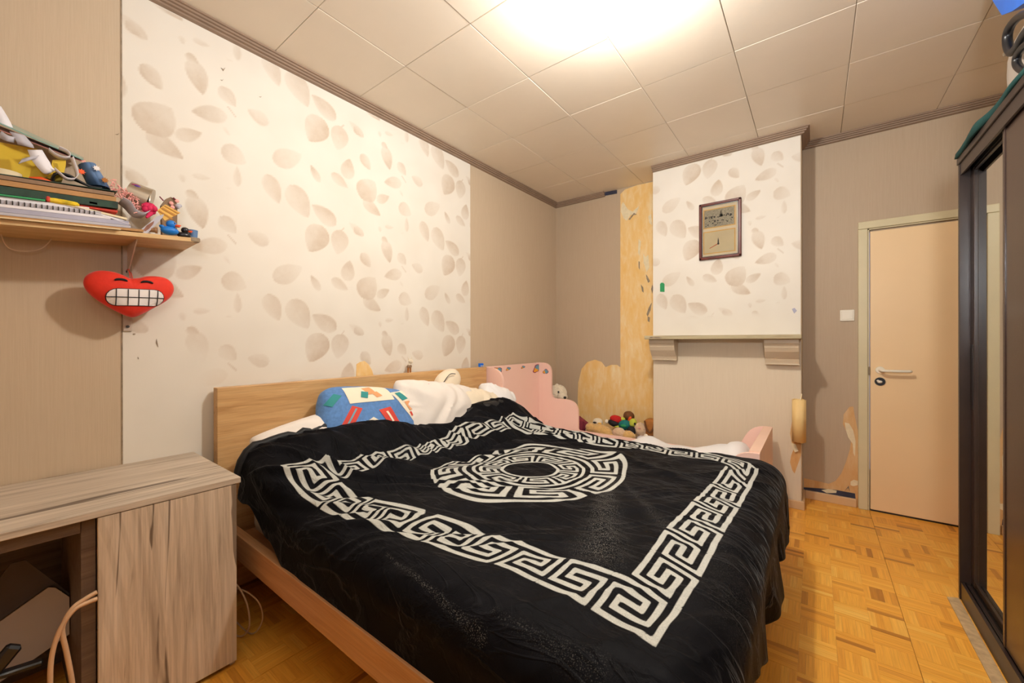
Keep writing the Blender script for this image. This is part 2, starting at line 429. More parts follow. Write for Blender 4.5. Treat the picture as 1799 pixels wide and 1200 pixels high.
# floor: mosaic parquet squares of five slats
fl = shell('floor', (XL, YN, -.05), (XR, YB, -.008), 'sub')
SQ = .1222
slats = []
x0 = .3125; y0 = 3.058
for i in range(-22, 8):
    for j in range(-35, 8):
        ax, ay = x0 + i * SQ, y0 + j * SQ
        if ax + SQ < XL or ax > XR or ay + SQ < YN or ay > YB: continue
        horiz = (i + j) % 2 == 0
        sqt = random.uniform(-.16, .16)
        for k in range(5):
            w5 = SQ / 5; g = .00006
            if horiz: r = [ax + g, ay + k * w5 + g, ax + SQ - g, ay + (k + 1) * w5 - g]
            else: r = [ax + k * w5 + g, ay + g, ax + (k + 1) * w5 - g, ay + SQ - g]
            if i % 4 == 0 and not horiz and k == 0: r[0] += .0016
            if i % 4 == 0 and horiz: r[0] += .0016
            r[0] = max(r[0], XL); r[1] = max(r[1], YN); r[2] = min(r[2], XR); r[3] = min(r[3], YB)
            if r[2] - r[0] < .004 or r[3] - r[1] < .004: continue
            t = min(1, max(0, random.gauss(.56, .14) + sqt - (.38 if random.random() < .06 else 0)))
            slats.append((r, horiz, t))
def slat_mesh(items, name, parent, kind=None):
    V = []; F = []; T = []; U = []
    for (r, hz, t) in items:
        b = len(V); dz = random.uniform(-.0004, .0004); z1 = dz; z0 = -.009; c = .0001
        V += [(r[0], r[1], z0), (r[2], r[1], z0), (r[2], r[3], z0), (r[0], r[3], z0),
              (r[0] + c, r[1] + c, z1), (r[2] - c, r[1] + c, z1), (r[2] - c, r[3] - c, z1), (r[0] + c, r[3] - c, z1)]
        fs = [(4, 5, 6, 7), (0, 1, 5, 4), (1, 2, 6, 5), (2, 3, 7, 6), (3, 0, 4, 7)]
        ou, ov = random.uniform(0, 50), random.uniform(0, 50)
        for f in fs:
            F.append(tuple(b + q for q in f)); T.append(t)
            for q in f:
                x, y, _ = V[b + q]; U += [(x if hz else y) + ou, (y if hz else x) + ov]
    me = bpy.data.meshes.new(name); me.from_pydata([(x - ORG[parent.name].x, y - ORG[parent.name].y, z - ORG[parent.name].z) for x, y, z in V], [], F)
    at = me.attributes.new('tone', 'FLOAT', 'FACE'); at.data.foreach_set('value', T)
    uv = me.uv_layers.new(name='grain'); uv.data.foreach_set('uv', U)
    o = link(name, me, 'parq'); o.parent = parent
    if kind: o['kind'] = kind
    return o
def vis(s):
    r = s[0]; cx, cy = (r[0] + r[2]) / 2, (r[1] + r[3]) / 2
    if cx > .55 or cy > 3.9: return 1e9
    if cx < -.15: return 1e9
    d = cx * fw.x + cy * fw.y
    if d < .75: return 1e9
    if abs((cx * rt.x + cy * rt.y) / d) > 1.28 or 1.24 / d > .86: return 1e9
    return math.hypot(cx, cy)
slats.sort(key=vis)
for s in slats[:300]: slat_mesh([s], 'slat', fl)
slat_mesh(slats[300:], 'slat_field', fl, 'stuff')

# chimney breast
cb = NB(); box(cb, (-1.16, 3.62, 0), (-.08, YB, ZC - .001), .004, 1); cb = struct(obj('wall_chimney', cb, 'wall3'))

# crown mouldings (stepped profile), profile in (out, down)
prof = [(0, 0), (.050, 0), (.050, .008), (.041, .010), (.041, .019), (.031, .021), (.031, .030), (.019, .032), (.019, .041), (.006, .045), (0, .045)]
def crown(name, p0, p1, out, e0=0, e1=0):
    """e0/e1: mitre sign at each end"""
    p0, p1, out = Vector(p0), Vector(p1), Vector(out); d = (p1 - p0).normalized(); bm = NB()
    rings = []
    for p, e in ((p0, -e0), (p1, e1)):
        rings.append([bm.verts.new(p + out * a + d * (a * e) + Vector((0, 0, -b))) for a, b in prof])
    n = len(prof)
    for k in range(n): bm.faces.new((rings[0][k], rings[0][(k + 1) % n], rings[1][(k + 1) % n], rings[1][k]))
    bm.faces.new(rings[0]); bm.faces.new(rings[1][::-1])
    return struct(obj(name, bm, 'crown'))
crown('trim_1', (XL, YN, ZC), (XL, YB, ZC), (1, 0, 0), 0, -1)
crown('trim_2', (XL, YB, ZC), (-1.75, YB, ZC), (0, -1, 0), -1, 0)
crown('trim_3', (-1.16, 3.62, ZC), (-.08, 3.62, ZC), (0, -1, 0), 0, 1)
crown('trim_4', (-.08, YB, ZC), (-.08, 3.62, ZC), (1, 0, 0), 0, 1)
crown('trim_5', (-.08, YB, ZC), (XR, YB, ZC), (0, -1, 0), 0, 0)

# ------------------------------------------------------------------ leaf wallpaper
LEAVES = [  # (base, tip, width ratio, strength) on the left wall
 ([(-2.35,0.412,2.461),(-2.35,0.477,2.376)], .75, .75), ([(-2.35,0.589,2.58),(-2.35,0.629,2.43)], .62, .8), ([(-2.35,0.563,2.592),(-2.35,0.613,2.567)], .9, .75),
 ([(-2.35,0.408,2.174),(-2.35,0.511,2.312)], .95, .8), ([(-2.35,0.423,2.166),(-2.35,0.554,2.093)], .6, .8), ([(-2.35,0.525,2.187),(-2.35,0.624,2.244)], .62, .75),
 ([(-2.35,0.727,2.372),(-2.35,0.584,2.33)], .6, .7), ([(-2.35,0.698,2.506),(-2.35,0.766,2.436)], .85, .55), ([(-2.35,0.92,2.416),(-2.35,0.817,2.448)], .75, .5),
 ([(-2.35,0.707,2.21),(-2.35,0.812,2.162)], .95, .55), ([(-2.35,0.773,2.032),(-2.35,0.771,2.136)], .42, .5), ([(-2.35,0.943,2.221),(-2.35,1.094,2.314)], .65, .5),
 ([(-2.35,0.909,2.141),(-2.35,0.971,1.999)], .65, .6), ([(-2.35,1.031,2.121),(-2.35,1.128,1.959)], .75, .6), ([(-2.35,1.299,1.959),(-2.35,1.151,2.042)], .65, .75),
 ([(-2.35,1.217,1.93),(-2.35,1.135,1.765)], .85, .85), ([(-2.35,1.336,1.932),(-2.35,1.306,1.778)], .8, .65), ([(-2.35,0.588,2.029),(-2.35,0.66,2.036)], .5, .4),
 ([(-2.35,0.546,2.021),(-2.35,0.554,1.981)], .8, .4), ([(-2.35,1.366,1.62),(-2.35,1.391,1.753)], .75, .8), ([(-2.35,1.199,1.542),(-2.35,1.142,1.63)], .5, .8),
 ([(-2.35,1.269,1.622),(-2.35,1.377,1.564)], .6, .6), ([(-2.35,1.488,1.285),(-2.35,1.384,1.348)], .5, .5), ([(-2.35,0.36,2.617),(-2.35,0.412,2.571)], .85, .8),
 ([(-2.35,0.712,2.314),(-2.35,0.741,2.275)], .5, .3), ([(-2.35,0.721,2.011),(-2.35,0.755,2.015)], .4, .3)]
STEMS = [[(-2.35,0.732,2.42),(-2.35,0.766,2.384)], [(-2.35,1.351,1.95),(-2.35,1.321,1.915)]]
PYP, PZP = 1.06, .645
def leafval(A, B, blankf):
    """A,B: pattern coords arrays (y,z)"""
    out = np.zeros_like(A)
    rs = np.random.RandomState(3)
    y0m, y1m, z0m, z1m = A.min(), A.max(), B.min(), B.max()
    for (pq, wr, st) in LEAVES:
        (_, ya, za), (_, yb, zb) = pq
        mode = rs.randint(0, 4)
        for i in range(-3, 4):
            for j in range(-5, 5):
                sy, sz = i * PYP, j * PZP
                if min(ya, yb) + sy > y1m + .1 or max(ya, yb) + sy < y0m - .1: continue
                if min(za, zb) + sz > z1m + .1 or max(za, zb) + sz < z0m - .1: continue
                jy, jz = 0, 0
                dy, dz = yb - ya, zb - za; Ln = math.hypot(dy, dz); dy /= Ln; dz /= Ln
                py_, pz_ = A - (ya + sy), B - (za + sz)
                s = (py_ * dy + pz_ * dz) / Ln; t = (-py_ * dz + pz_ * dy) / Ln
                sc_ = np.clip(s, 0, 1)
                wdt = wr * .5 * np.sin(PI * sc_ ** .82) ** .62 * (1.05 - .25 * sc_) + 1e-6
                m_ = np.clip((wdt - np.abs(t)) / (.006 / Ln), 0, 1) * ((s > 0) & (s < 1))
                q = t / wdt
                g = [(.30 + .7 * s), (.35 + .65 * (q * .5 + .5)), (.35 + .65 * (.5 - q * .5)), (.95 - .65 * s)][mode]
                edge = .12 * np.clip(1 - np.abs(np.abs(q) - .96) * 12, 0, 1)
                vein = .16 * np.clip(1 - np.abs(t) * Ln / .002, 0, 1)
                out = np.maximum(out, m_ * np.clip(st * g + edge + vein * .5, 0, 1))
    for pq in STEMS:
        (_, ya, za), (_, yb, zb) = pq
        for i in range(-3, 4):
            for j in range(-5, 5):
                py_, pz_ = A - (ya + i * PYP), B - (za + j * PZP); dy, dz = yb - ya, zb - za; L2 = dy * dy + dz * dz
                s = np.clip((py_ * dy + pz_ * dz) / L2, 0, 1)
                d = np.hypot(py_ - s * dy, pz_ - s * dz); out = np.maximum(out, .6 * np.clip((.005 - d) / .003, 0, 1))
    return out * blankf
def ss(a, b, t):
    q = np.clip((t - a) / (b - a), 0, 1); return q * q * (3 - 2 * q)
st = .0065
ys = np.arange(.348, 2.5, st); zs = np.arange(.56, 2.756, st)
Y, Z = np.meshgrid(ys, zs, indexing='ij')
blank = 1 - ss(1.30, 1.16, Z) * ss(.80, .60, Y) * 1.0
lv = leafval(Y, Z, blank)
P = np.stack([np.full(Y.size, XL + .0025), Y.ravel(), Z.ravel()], 1)
pp = gridmesh('wallpaper_panel', len(ys), len(zs), P, {'leaf': lv}, 'leaf', wl, tuple(ORG[wl.name]), False)
bm = NB(); box(bm, (XL, .348, 0), (XL + .002, 2.5, 2.756)); obj('wallpaper_backing', bm, 'leaf', wl)
bm = NB(); box(bm, (XL, .3435, .1), (XL + .0028, .3475, 2.756)); obj('panel_edge', bm, 'chip', wl)
xs = np.arange(-1.1585, -.081, st); zs = np.arange(1.288, 2.756, st)
X, Z = np.meshgrid(xs, zs, indexing='ij')
lv = leafval(X + .957, Z - .162, ss(1.42, 1.5, Z))
P = np.stack([X.ravel(), np.full(X.size, 3.6178), Z.ravel()], 1)
gridmesh('wallpaper_panel', len(xs), len(zs), P, {'leaf': lv}, 'leaf', cb, tuple(ORG[cb.name]), False)

# scratches and torn spots
def patch(parent, name, pts, mat, out, t=.0016):
    bm = NB(); prism(bm, pts, Vector(out) * t); return obj(name, bm, mat, parent)
patch(wl, 'torn_patch', [(-2.348,1.431,1.017),(-2.348,1.434,1.094),(-2.348,1.458,1.107),(-2.348,1.491,1.113),(-2.348,1.52,1.09),(-2.348,1.545,1.05),(-2.348,1.558,1.012)], 'plaster', (1, 0, 0), .003)
for q in ([(-2.347,0.702,2.6),(-2.347,0.712,2.588),(-2.347,0.721,2.611),(-2.347,0.712,2.597)], [(-2.347,0.7,2.539),(-2.347,0.707,2.538),(-2.347,0.714,2.55),(-2.347,0.707,2.54)], [(-2.347,0.872,2.539),(-2.347,0.881,2.54),(-2.347,0.886,2.549),(-2.347,0.881,2.543)],
          [(-2.347,0.457,1.254),(-2.347,0.461,1.231),(-2.347,0.463,1.216),(-2.347,0.455,1.234)], [(-2.347,0.38,1.276),(-2.347,0.388,1.276),(-2.347,0.386,1.271),(-2.347,0.38,1.271)], [(-2.347,0.395,1.175),(-2.347,0.398,1.169),(-2.347,0.398,1.165),(-2.347,0.395,1.17)],
          [(-2.347,0.327,2.115),(-2.347,0.334,2.116),(-2.347,0.339,2.125),(-2.347,0.332,2.117)]):
    patch(wl, 'scratch_mark', q, 'chip', (1, 0, 0), .002)

# back wall: bare yellow strip and rounded peeled patch
patch(wb, 'peeled_patch', [(-2.062,3.92,0.175),(-2.076,3.92,0.611),(-2.068,3.92,0.787),(-2.027,3.92,0.938),(-1.958,3.92,1.015),(-1.871,3.92,1.042),(-1.793,3.92,1.02),(-1.749,3.92,0.967),(-1.686,3.92,0.993),(-1.624,3.92,0.995),(-1.587,3.92,0.973),(-1.585,3.92,2.744),(-1.536,3.92,2.779),(-1.407,3.92,2.795),(-1.185,3.92,2.786),(-1.188,3.92,0.276)], 'plaster', (0, -1, 0))
for q in ([(-1.578,3.919,2.562),(-1.548,3.919,2.487),(-1.518,3.919,2.458),(-1.477,3.919,2.508),(-1.419,3.919,2.513),(-1.39,3.919,2.581),(-1.419,3.919,2.565),(-1.454,3.919,2.537),(-1.506,3.919,2.571),(-1.554,3.919,2.656),(-1.572,3.919,2.631)],
          [(-1.351,3.919,2.107),(-1.329,3.919,2.065),(-1.301,3.919,2.083),(-1.29,3.919,1.959),(-1.318,3.919,1.918),(-1.345,3.919,2.011)], [(-1.396,3.919,2.254),(-1.373,3.919,2.228),(-1.385,3.919,2.083),(-1.402,3.919,2.119)], [(-1.3,3.919,2.462),(-1.272,3.919,2.479),(-1.261,3.919,2.366),(-1.289,3.919,2.393)]):
    patch(wb, 'paper_remnant', q, 'chip2', (0, -1, 0), .003)
for q in ([(-1.396,3.918,2.034),(-1.385,3.918,2.026),(-1.385,3.918,1.947),(-1.396,3.918,1.971)], [(-1.323,3.918,1.896),(-1.306,3.918,1.872),(-1.284,3.918,1.825),(-1.301,3.918,1.81),(-1.317,3.918,1.851)], [(-1.374,3.918,1.8),(-1.351,3.918,1.769),(-1.346,3.918,1.718),(-1.362,3.918,1.731)],
          [(-1.295,3.918,1.57),(-1.268,3.918,1.613),(-1.279,3.918,1.541),(-1.307,3.918,1.481),(-1.318,3.918,1.504)], [(-1.307,3.918,1.481),(-1.284,3.918,1.469),(-1.29,3.918,1.425),(-1.307,3.918,1.436)], [(-1.5,3.918,2.466),(-1.471,3.918,2.495),(-1.442,3.918,2.523),(-1.413,3.918,2.501),(-1.448,3.918,2.502),(-1.483,3.918,2.463)], [(-1.262,3.918,1.79),(-1.251,3.918,1.756),(-1.262,3.918,1.701),(-1.273,3.918,1.746)]):
    patch(wb, 'chipped_spot', q, 'chip', (0, -1, 0), .003)
patch(wb, 'exposed_paint', [(-1.758,3.918,2.8),(-1.62,3.918,2.792),(-1.62,3.918,2.757),(-1.758,3.918,2.764)], 'navy', (0, -1, 0), .006)
# right of the chimney
patch(wb, 'peeled_patch', [(-0.073,3.92,0.15),(0.027,3.92,0.144),(0.082,3.92,0.138),(0.123,3.92,0.169),(0.157,3.92,0.232),(0.184,3.92,0.323),(0.207,3.92,0.421),(0.213,3.92,0.482),(0.19,3.92,0.548),(0.167,3.92,0.609),(0.171,3.92,0.683),(0.204,3.92,0.742),(0.226,3.92,0.748),(0.233,3.92,0.69),(0.255,3.92,0.556),(0.258,3.92,-0.036),(-0.073,3.92,-0.031)], 'plaster2', (0, -1, 0))
patch(wb, 'exposed_paint', [(-0.073,3.918,0.078),(0.027,3.918,0.091),(0.13,3.918,0.101),(0.236,3.918,0.099),(0.239,3.918,0.053),(0.13,3.918,0.053),(-0.073,3.918,0.046)], 'navy', (0, -1, 0), .003)
patch(wb, 'paper_remnant', [(0.177,3.918,0.623),(0.203,3.918,0.618),(0.226,3.918,0.57),(0.239,3.918,0.491),(0.236,3.918,0.376),(0.226,3.918,0.399),(0.223,3.918,0.467),(0.197,3.918,0.514),(0.184,3.918,0.564)], 'chip2', (0, -1, 0), .003)
patch(wb, 'paper_remnant', [(0.21,3.918,0.183),(0.229,3.918,0.2),(0.252,3.918,0.196),(0.252,3.918,0.166),(0.226,3.918,0.152),(0.21,3.918,0.157)], 'chip2', (0, -1, 0), .003)
patch(wb, 'paper_remnant', [(0.037,3.916,0.081),(0.082,3.916,0.1),(0.13,3.916,0.097),(0.127,3.916,0.079),(0.069,3.916,0.066)], 'chip2', (0, -1, 0), .003)
patch(wb, 'chipped_spot', [(0.177,3.916,0.108),(0.2,3.916,0.151),(0.206,3.916,0.106),(0.196,3.916,0.134)], 'chip', (0, -1, 0), .003)
# chimney lower right torn paper
patch(cb, 'peeled_patch', [(-0.136,3.62,0.651),(-0.118,3.62,0.72),(-0.094,3.62,0.752),(-0.082,3.62,0.732),(-0.084,3.62,0.397),(-0.108,3.62,0.309),(-0.122,3.62,0.256),(-0.136,3.62,0.278),(-0.15,3.62,0.335),(-0.143,3.62,0.387),(-0.129,3.62,0.432),(-0.139,3.62,0.481),(-0.15,3.62,0.547)], 'plaster2', (0, -1, 0), .003)
patch(cb, 'hanging_paper_flap', [(-0.146,3.616,0.481),(-0.118,3.616,0.477),(-0.101,3.616,0.429),(-0.122,3.616,0.417),(-0.136,3.616,0.448)], 'chip2', (.2, -1, 0), .012)
patch(cb, 'sticker_mark', [(-0.138,3.617,1.476),(-0.121,3.617,1.484),(-0.107,3.617,1.462),(-0.124,3.617,1.442)], 'lav', (0, -1, 0), .003)

# baseboards
def bb(name, a, b):
    bm = NB(); box(bm, a, b, .004, 2); return struct(obj(name, bm, 'base'))
bb('baseboard_chimney', (-1.16, 3.600, 0), (-.062, 3.62, .062))
bb('baseboard_recess', (-.08, 3.62, 0), (-.062, YB, .062))
bb('baseboard_back', (-.062, 3.895, 0), (.243, YB, .062))
bb('baseboard_left', (XL, YN, 0), (XL + .018, .5, .062))

# door
dr = NB(); box(dr, (.320, 3.893, .012), (1.10, 3.915, 2.035), .004, 2); dr = struct(obj('door_1', dr, 'leafd'))
hd = NB(); cyl(hd, (.372, 3.893, 1.028), (.372, 3.884, 1.028), .026, .024, 24)
tube(hd, spline([(.372, 3.886, 1.028), (.372, 3.85, 1.028), (.385, 3.835, 1.026), (.43, 3.832, 1.026), (.512, 3.834, 1.027), (.522, 3.845, 1.027)], 6), .0095, 12)
obj('door_handle', hd, 'white', dr, True)
ky = NB(); cyl(ky, (.372, 3.893, .945), (.372, 3.886, .945), .030, .028, 24); obj('lock_rosette', ky, 'blackp', dr, True)
ky = NB(); ell(ky, (.370, 3.884, .944), (.014, .006, .010)); ell(ky, (.360, 3.884, .951), (.008, .005, .007)); obj('filler_plug', ky, 'white', dr, True)
df = NB()
def jamb(bm, x0, x1, z0, z1): box(bm, (x0, 3.888, z0), (x1, YB, z1), .004, 2)
jamb(df, .253, .306, 0, 2.058); jamb(df, 1.112, 1.165, 0, 2.058); jamb(df, .253, 1.165, 2.0585, 2.112)
dfo = struct(obj('door_frame_1', df, 'frame'))
df = NB(); box(df, (.306, 3.899, 0), (.314, YB, 2.058)); box(df, (1.104, 3.899, 0), (1.112, YB, 2.058)); box(df, (.306, 3.899, 2.050), (1.112, YB, 2.058)); obj('inner_stop', df, 'frame', dfo)
df = NB(); box(df, (.3145, 3.9, .3), (.319, 3.908, 2.03)); obj('draught_seal', df, 'lav', dfo)
df = NB(); box(df, (.309, 3.888, .99), (.318, 3.896, 1.05), .001, 1); obj('strike_plate', df, 'chip', dfo)
bm = NB(); box(bm, (.32, 3.9, 0), (1.1, 3.919, .012)); struct(obj('threshold_gap', bm, 'blackp'))

sw = thing('light_switch', (.192, 3.92, 1.43), 'square cream light switch on the wall beside the door frame', 'switch')
bm = NB(); box(bm, (.150, 3.910, 1.388), (.234, 3.92, 1.472), .004, 2); obj('cover_plate', bm, 'white', sw)
bm = NB(); box(bm, (.158, 3.906, 1.400), (.226, 3.911, 1.462), .003, 2, RX(1.5)); obj('rocker', bm, 'white', sw)

# mantel shelf with corbels
mt = thing('mantel_shelf', (-.62, 3.62, 1.25), 'weathered pale wooden mantel shelf across the chimney breast', 'shelf')
bm = NB(); box(bm, (-1.172, 3.425, 1.255), (-.076, 3.62, 1.285), .003, 2); obj('shelf_board', bm, 'mantel', mt)
bm = NB(); prism(bm, [(-1.13, 3.4245, 1.264), (-1.04, 3.4245, 1.262), (-1.02, 3.4245, 1.268), (-1.05, 3.4245, 1.276), (-1.12, 3.4245, 1.276)], (0, .002, 0)); obj('worn_spot', bm, 'chip', mt)
def corbel(x0, x1, zb):
    pr = [(0, 1.255), (.135, 1.255), (.135, 1.222), (.126, 1.216), (.123, 1.19), (.108, 1.16), (.082, 1.13), (.060, 1.105), (.050, zb + .012), (.050, zb), (0, zb)]
    bm = NB(); prism(bm, [(x0, 3.62 - a, z) for a, z in pr], (x1 - x0, 0, 0))
    o = obj('corbel', bm, 'corbel', mt)
    bm = NB(); box(bm, (x0 - .003, 3.62 - .138, 1.220), (x1 + .003, 3.62, 1.225)); obj('bead', bm, 'corbel', o)
corbel(-1.152, -.945, 1.073); corbel(-.302, -.092, 1.062)

# rolled wallpaper, tag, picture
rl = thing('wallpaper_roll', (-.092, 3.57, .505), 'yellowed roll of loosened wallpaper curled at the chimney corner', 'paper roll')
bm = NB(); sp_ = []
for k in range(50):
    a = k / 49 * 4.6 * PI; r = .046 - .0035 * a / PI
    sp_.append((-.092 + r * math.cos(a + 1.2), 3.568 + r * math.sin(a + 1.2)))
lo_ = [bm.verts.new((x, y, .507 + .003 * math.sin(i * 1.3))) for i, (x, y) in enumerate(sp_)]; hi_ = [bm.verts.new((x, y, .812 + .004 * math.sin(i * 1.9))) for i, (x, y) in enumerate(sp_)]
for a, b in zip(range(49), range(1, 50)): bm.faces.new((lo_[a], lo_[b], hi_[b], hi_[a]))
o = obj('rolled_sheet', bm, plain('aged_yellow_paper', srgb(232, 196, 132), .6, .05), rl, True)
sm = o.modifiers.new('t', 'SOLIDIFY'); sm.thickness = .0015
bm = NB(); tube(bm, [(-.078, 3.612, .85), (-.082, 3.60, .83), (-.088, 3.58, .80)], .004, 6); obj('torn_strip', bm, 'chip2', rl)

tg = NB(); prism(tg, [(-1.096, 3.6165, 1.678), (-1.058, 3.6165, 1.674), (-1.058, 3.6165, 1.742), (-1.068, 3.6165, 1.755), (-1.086, 3.6165, 1.757), (-1.096, 3.6165, 1.746)], (0, -.003, 0))
tg = tag(obj('green_tag', tg, 'green'), 'small green tag stuck on the leaf wallpaper of the chimney', 'tag')

pc = thing('framed_picture', (-.617, 3.617, 1.91), 'narrow mahogany frame with two small antique prints on the chimney', 'picture')
fx0, fx1, fz0, fz1 = -.772, -.463, 1.912, 2.376
bm = NB(); fwid = .021
for a, b in (((fx0, fz0), (fx0 + fwid, fz1)), ((fx1 - fwid, fz0), (fx1, fz1)), ((fx0, fz1 - fwid), (fx1, fz1)), ((fx0, fz0), (fx1, fz0 + fwid))):
    box(bm, (a[0], 3.594, a[1]), (b[0], 3.617, b[1]), .005, 2)
obj('frame', bm, 'mahog', pc)
bm = NB()
for a, b in (((fx0 + .018, fz0 + .018), (fx0 + .026, fz1 - .018)), ((fx1 - .026, fz0 + .018), (fx1 - .018, fz1 - .018)), ((fx0 + .018, fz1 - .026), (fx1 - .018, fz1 - .018)), ((fx0 + .018, fz0 + .018), (fx1 - .018, fz0 + .026))):
    box(bm, (a[0], 3.600, a[1]), (b[0], 3.61, b[1]))
obj('inner_lip', bm, 'blackp', pc)
bm = NB(); box(bm, (fx0 + .02, 3.607, fz0 + .02), (fx1 - .02, 3.612, fz1 - .02)); obj('mount', bm, 'mat', pc)
def plate(x0, x1, z0, z1, mat, nm):
    bm = NB(); box(bm, (x0 - .008, 3.6062, z0 - .008), (x1 + .008, 3.607, z1 + .008), .0004, 1); g = obj('gilt_border', bm, 'gold', pc)
    bm = NB(); box(bm, (x0, 3.6052, z0), (x1, 3.606, z1)); return obj(nm, bm, mat, pc)
pa = plate(-.733, -.512, 2.175, 2.318, 'etch', 'etching_print')
rs = random.Random(5); bm = NB()
for k in range(60):
    x = rs.uniform(-.728, -.53); z = 2.25 + rs.gauss(0, .004) if k < 30 else rs.uniform(2.18, 2.23)
    h = rs.uniform(.004, .016) if k < 30 else rs.uniform(.003, .008); w_ = rs.uniform(.003, .012)
    box(bm, (x, 3.6042, z), (x + w_, 3.6051, z + h))
box(bm, (-.61, 3.6042, 2.25), (-.604, 3.6051, 2.30)); box(bm, (-.617, 3.6042, 2.25), (-.597, 3.6051, 2.272))
obj('etched_lines', bm, 'ink', pa)['kind'] = 'stuff'
pb = plate(-.733, -.512, 1.965, 2.135, 'pagec', 'lower_print')
bm = NB(); prism(bm, [(-.634, 3.6042, 2.030), (-.622, 3.6042, 2.030), (-.624, 3.6042, 2.062), (-.628, 3.6042, 2.085), (-.632, 3.6042, 2.062)], (0, .001, 0)); ell(bm, (-.628, 3.6045, 2.033), (.008, .001, .008)); obj('ink_figure', bm, 'ink', pb)
bm = NB(); prism(bm, [(-.695, 3.6042, 2.004), (-.690, 3.6042, 2.001), (-.636, 3.6042, 2.026), (-.636, 3.6042, 2.034)], (0, .001, 0)); obj('rust_stroke', bm, 'inkr', pb)
m_gl, n_, b_ = nt('picture_glass'); b_.inputs['Base Color'].default_value = (1, 1, 1, 1); b_.inputs['Roughness'].default_value = .02
b_.inputs['Transmission Weight'].default_value = 1; b_.inputs['IOR'].default_value = 1.05
bm = NB(); box(bm, (fx0 + .02, 3.6015, fz0 + .02), (fx1 - .02, 3.603, fz1 - .02)); obj('glass_pane', bm, m_gl, pc)

# ceiling lamp just above the frame
lp = thing('ceiling_lamp', (LAMP.x, LAMP.y, ZC), 'bare bulb holder hanging from the cream ceiling tiles', 'lamp')
bm = NB(); cyl(bm, (LAMP.x, LAMP.y, ZC - .001), (LAMP.x, LAMP.y, ZC - .02), .05, .045, 24); obj('ceiling_rose', bm, 'white', lp, True)
bm = NB(); cyl(bm, (LAMP.x, LAMP.y, ZC - .02), (LAMP.x, LAMP.y, LAMP.z + .055), .018, .018, 16); obj('lamp_holder', bm, 'white', lp, True)

# ------------------------------------------------------------------ wardrobe
wd = thing('wardrobe', (.85, 2.0, 0), 'tall black-brown sliding door wardrobe with one mirror door', 'wardrobe')
WY, WX, WZ = 2.838, .55, 2.115
bm = NB(); box(bm, (WX, WY - .02, 0), (1.16, WY, WZ - .03), .001, 1); obj('side_panel', bm, 'black', wd)
bm = NB(); box(bm, (WX, .36, 0), (1.16, .38, WZ - .03), .001, 1); obj('side_panel', bm, 'black', wd)
bm = NB(); box(bm, (WX - .004, .355, WZ - .030), (1.165, WY + .004, WZ), .002, 1); obj('top_panel', bm, 'black', wd)
bm = NB(); box(bm, (1.145, .38, .05), (1.16, WY - .02, WZ - .03)); obj('back_panel', bm, 'black', wd)
bm = NB(); box(bm, (WX + .003, .38, WZ - .085), (WX + .012, WY - .02, WZ - .03), .001, 1); obj('top_fascia', bm, 'black', wd)
bm = NB(); box(bm, (WX + .012, .38, WZ - .05), (WX + .075, WY - .02, WZ - .03)); box(bm, (WX + .036, .38, WZ - .07), (WX + .039, WY - .02, WZ - .05)); obj('upper_track', bm, 'blackm', wd)
bm = NB(); box(bm, (WX + .004, .38, 0), (WX + .016, WY - .02, .085), .001, 1); obj('plinth', bm, 'black', wd)
bm = NB(); box(bm, (WX + .016, .38, .05), (1.145, WY - .02, .078)); obj('bottom_panel', bm, 'black', wd)
for k, xx in enumerate((WX + .018, WX + .036, WX + .054)):
    bm = NB(); box(bm, (xx, .38, .078), (xx + .003, WY - .02, .088)); obj('track_rail', bm, 'blackm', wd)
dm = NB(); box(dm, (WX + .046, 1.62, .09), (WX + .060, WY - .022, WZ - .052)); dm = obj('mirror_door', dm, 'black', wd)
bm = NB()
box(bm, (WX + .036, WY - .068, .09), (WX + .060, WY - .022, WZ - .052), .002, 1)
box(bm, (WX + .036, 1.62, .09), (WX + .060, 1.66, WZ - .052), .002, 1)
box(bm, (WX + .038, 1.66, .09), (WX + .060, WY - .068, .118), .002, 1); box(bm, (WX + .038, 1.66, WZ - .085), (WX + .060, WY - .068, WZ - .052), .002, 1)
obj('door_stile', bm, 'black', dm)
bm = NB(); box(bm, (WX + .0435, 1.66, .118), (WX + .0455, WY - .068, WZ - .085)); obj('mirror_pane', bm, 'mirror', dm)
bm = NB(); box(bm, (WX + .033, WY - .064, .92), (WX + .037, WY - .030, 1.22), .001, 1); obj('finger_pull', bm, 'blackm', dm)
dn = NB(); box(dn, (WX + .016, .385, .090), (WX + .031, 2.315, WZ - .052), .002, 1); dn = obj('sliding_door', dn, 'brownd', wd)
bm = NB(); box(bm, (WX + .013, 2.300, .090), (WX + .033, 2.317, WZ - .052), .001, 1); obj('edge_profile', bm, 'brownd', dn)

bm = NB(); prism(bm, [(.505, 2.80, .0005), (.548, 2.82, .0005), (.548, 1.2, .0005), (.512, 1.2, .0005), (.508, 2.0, .0005)], (0, 0, .004))
tag(obj('floor_strip', bm, 'strip'), 'worn beige strip lying on the parquet along the wardrobe plinth', 'strip')

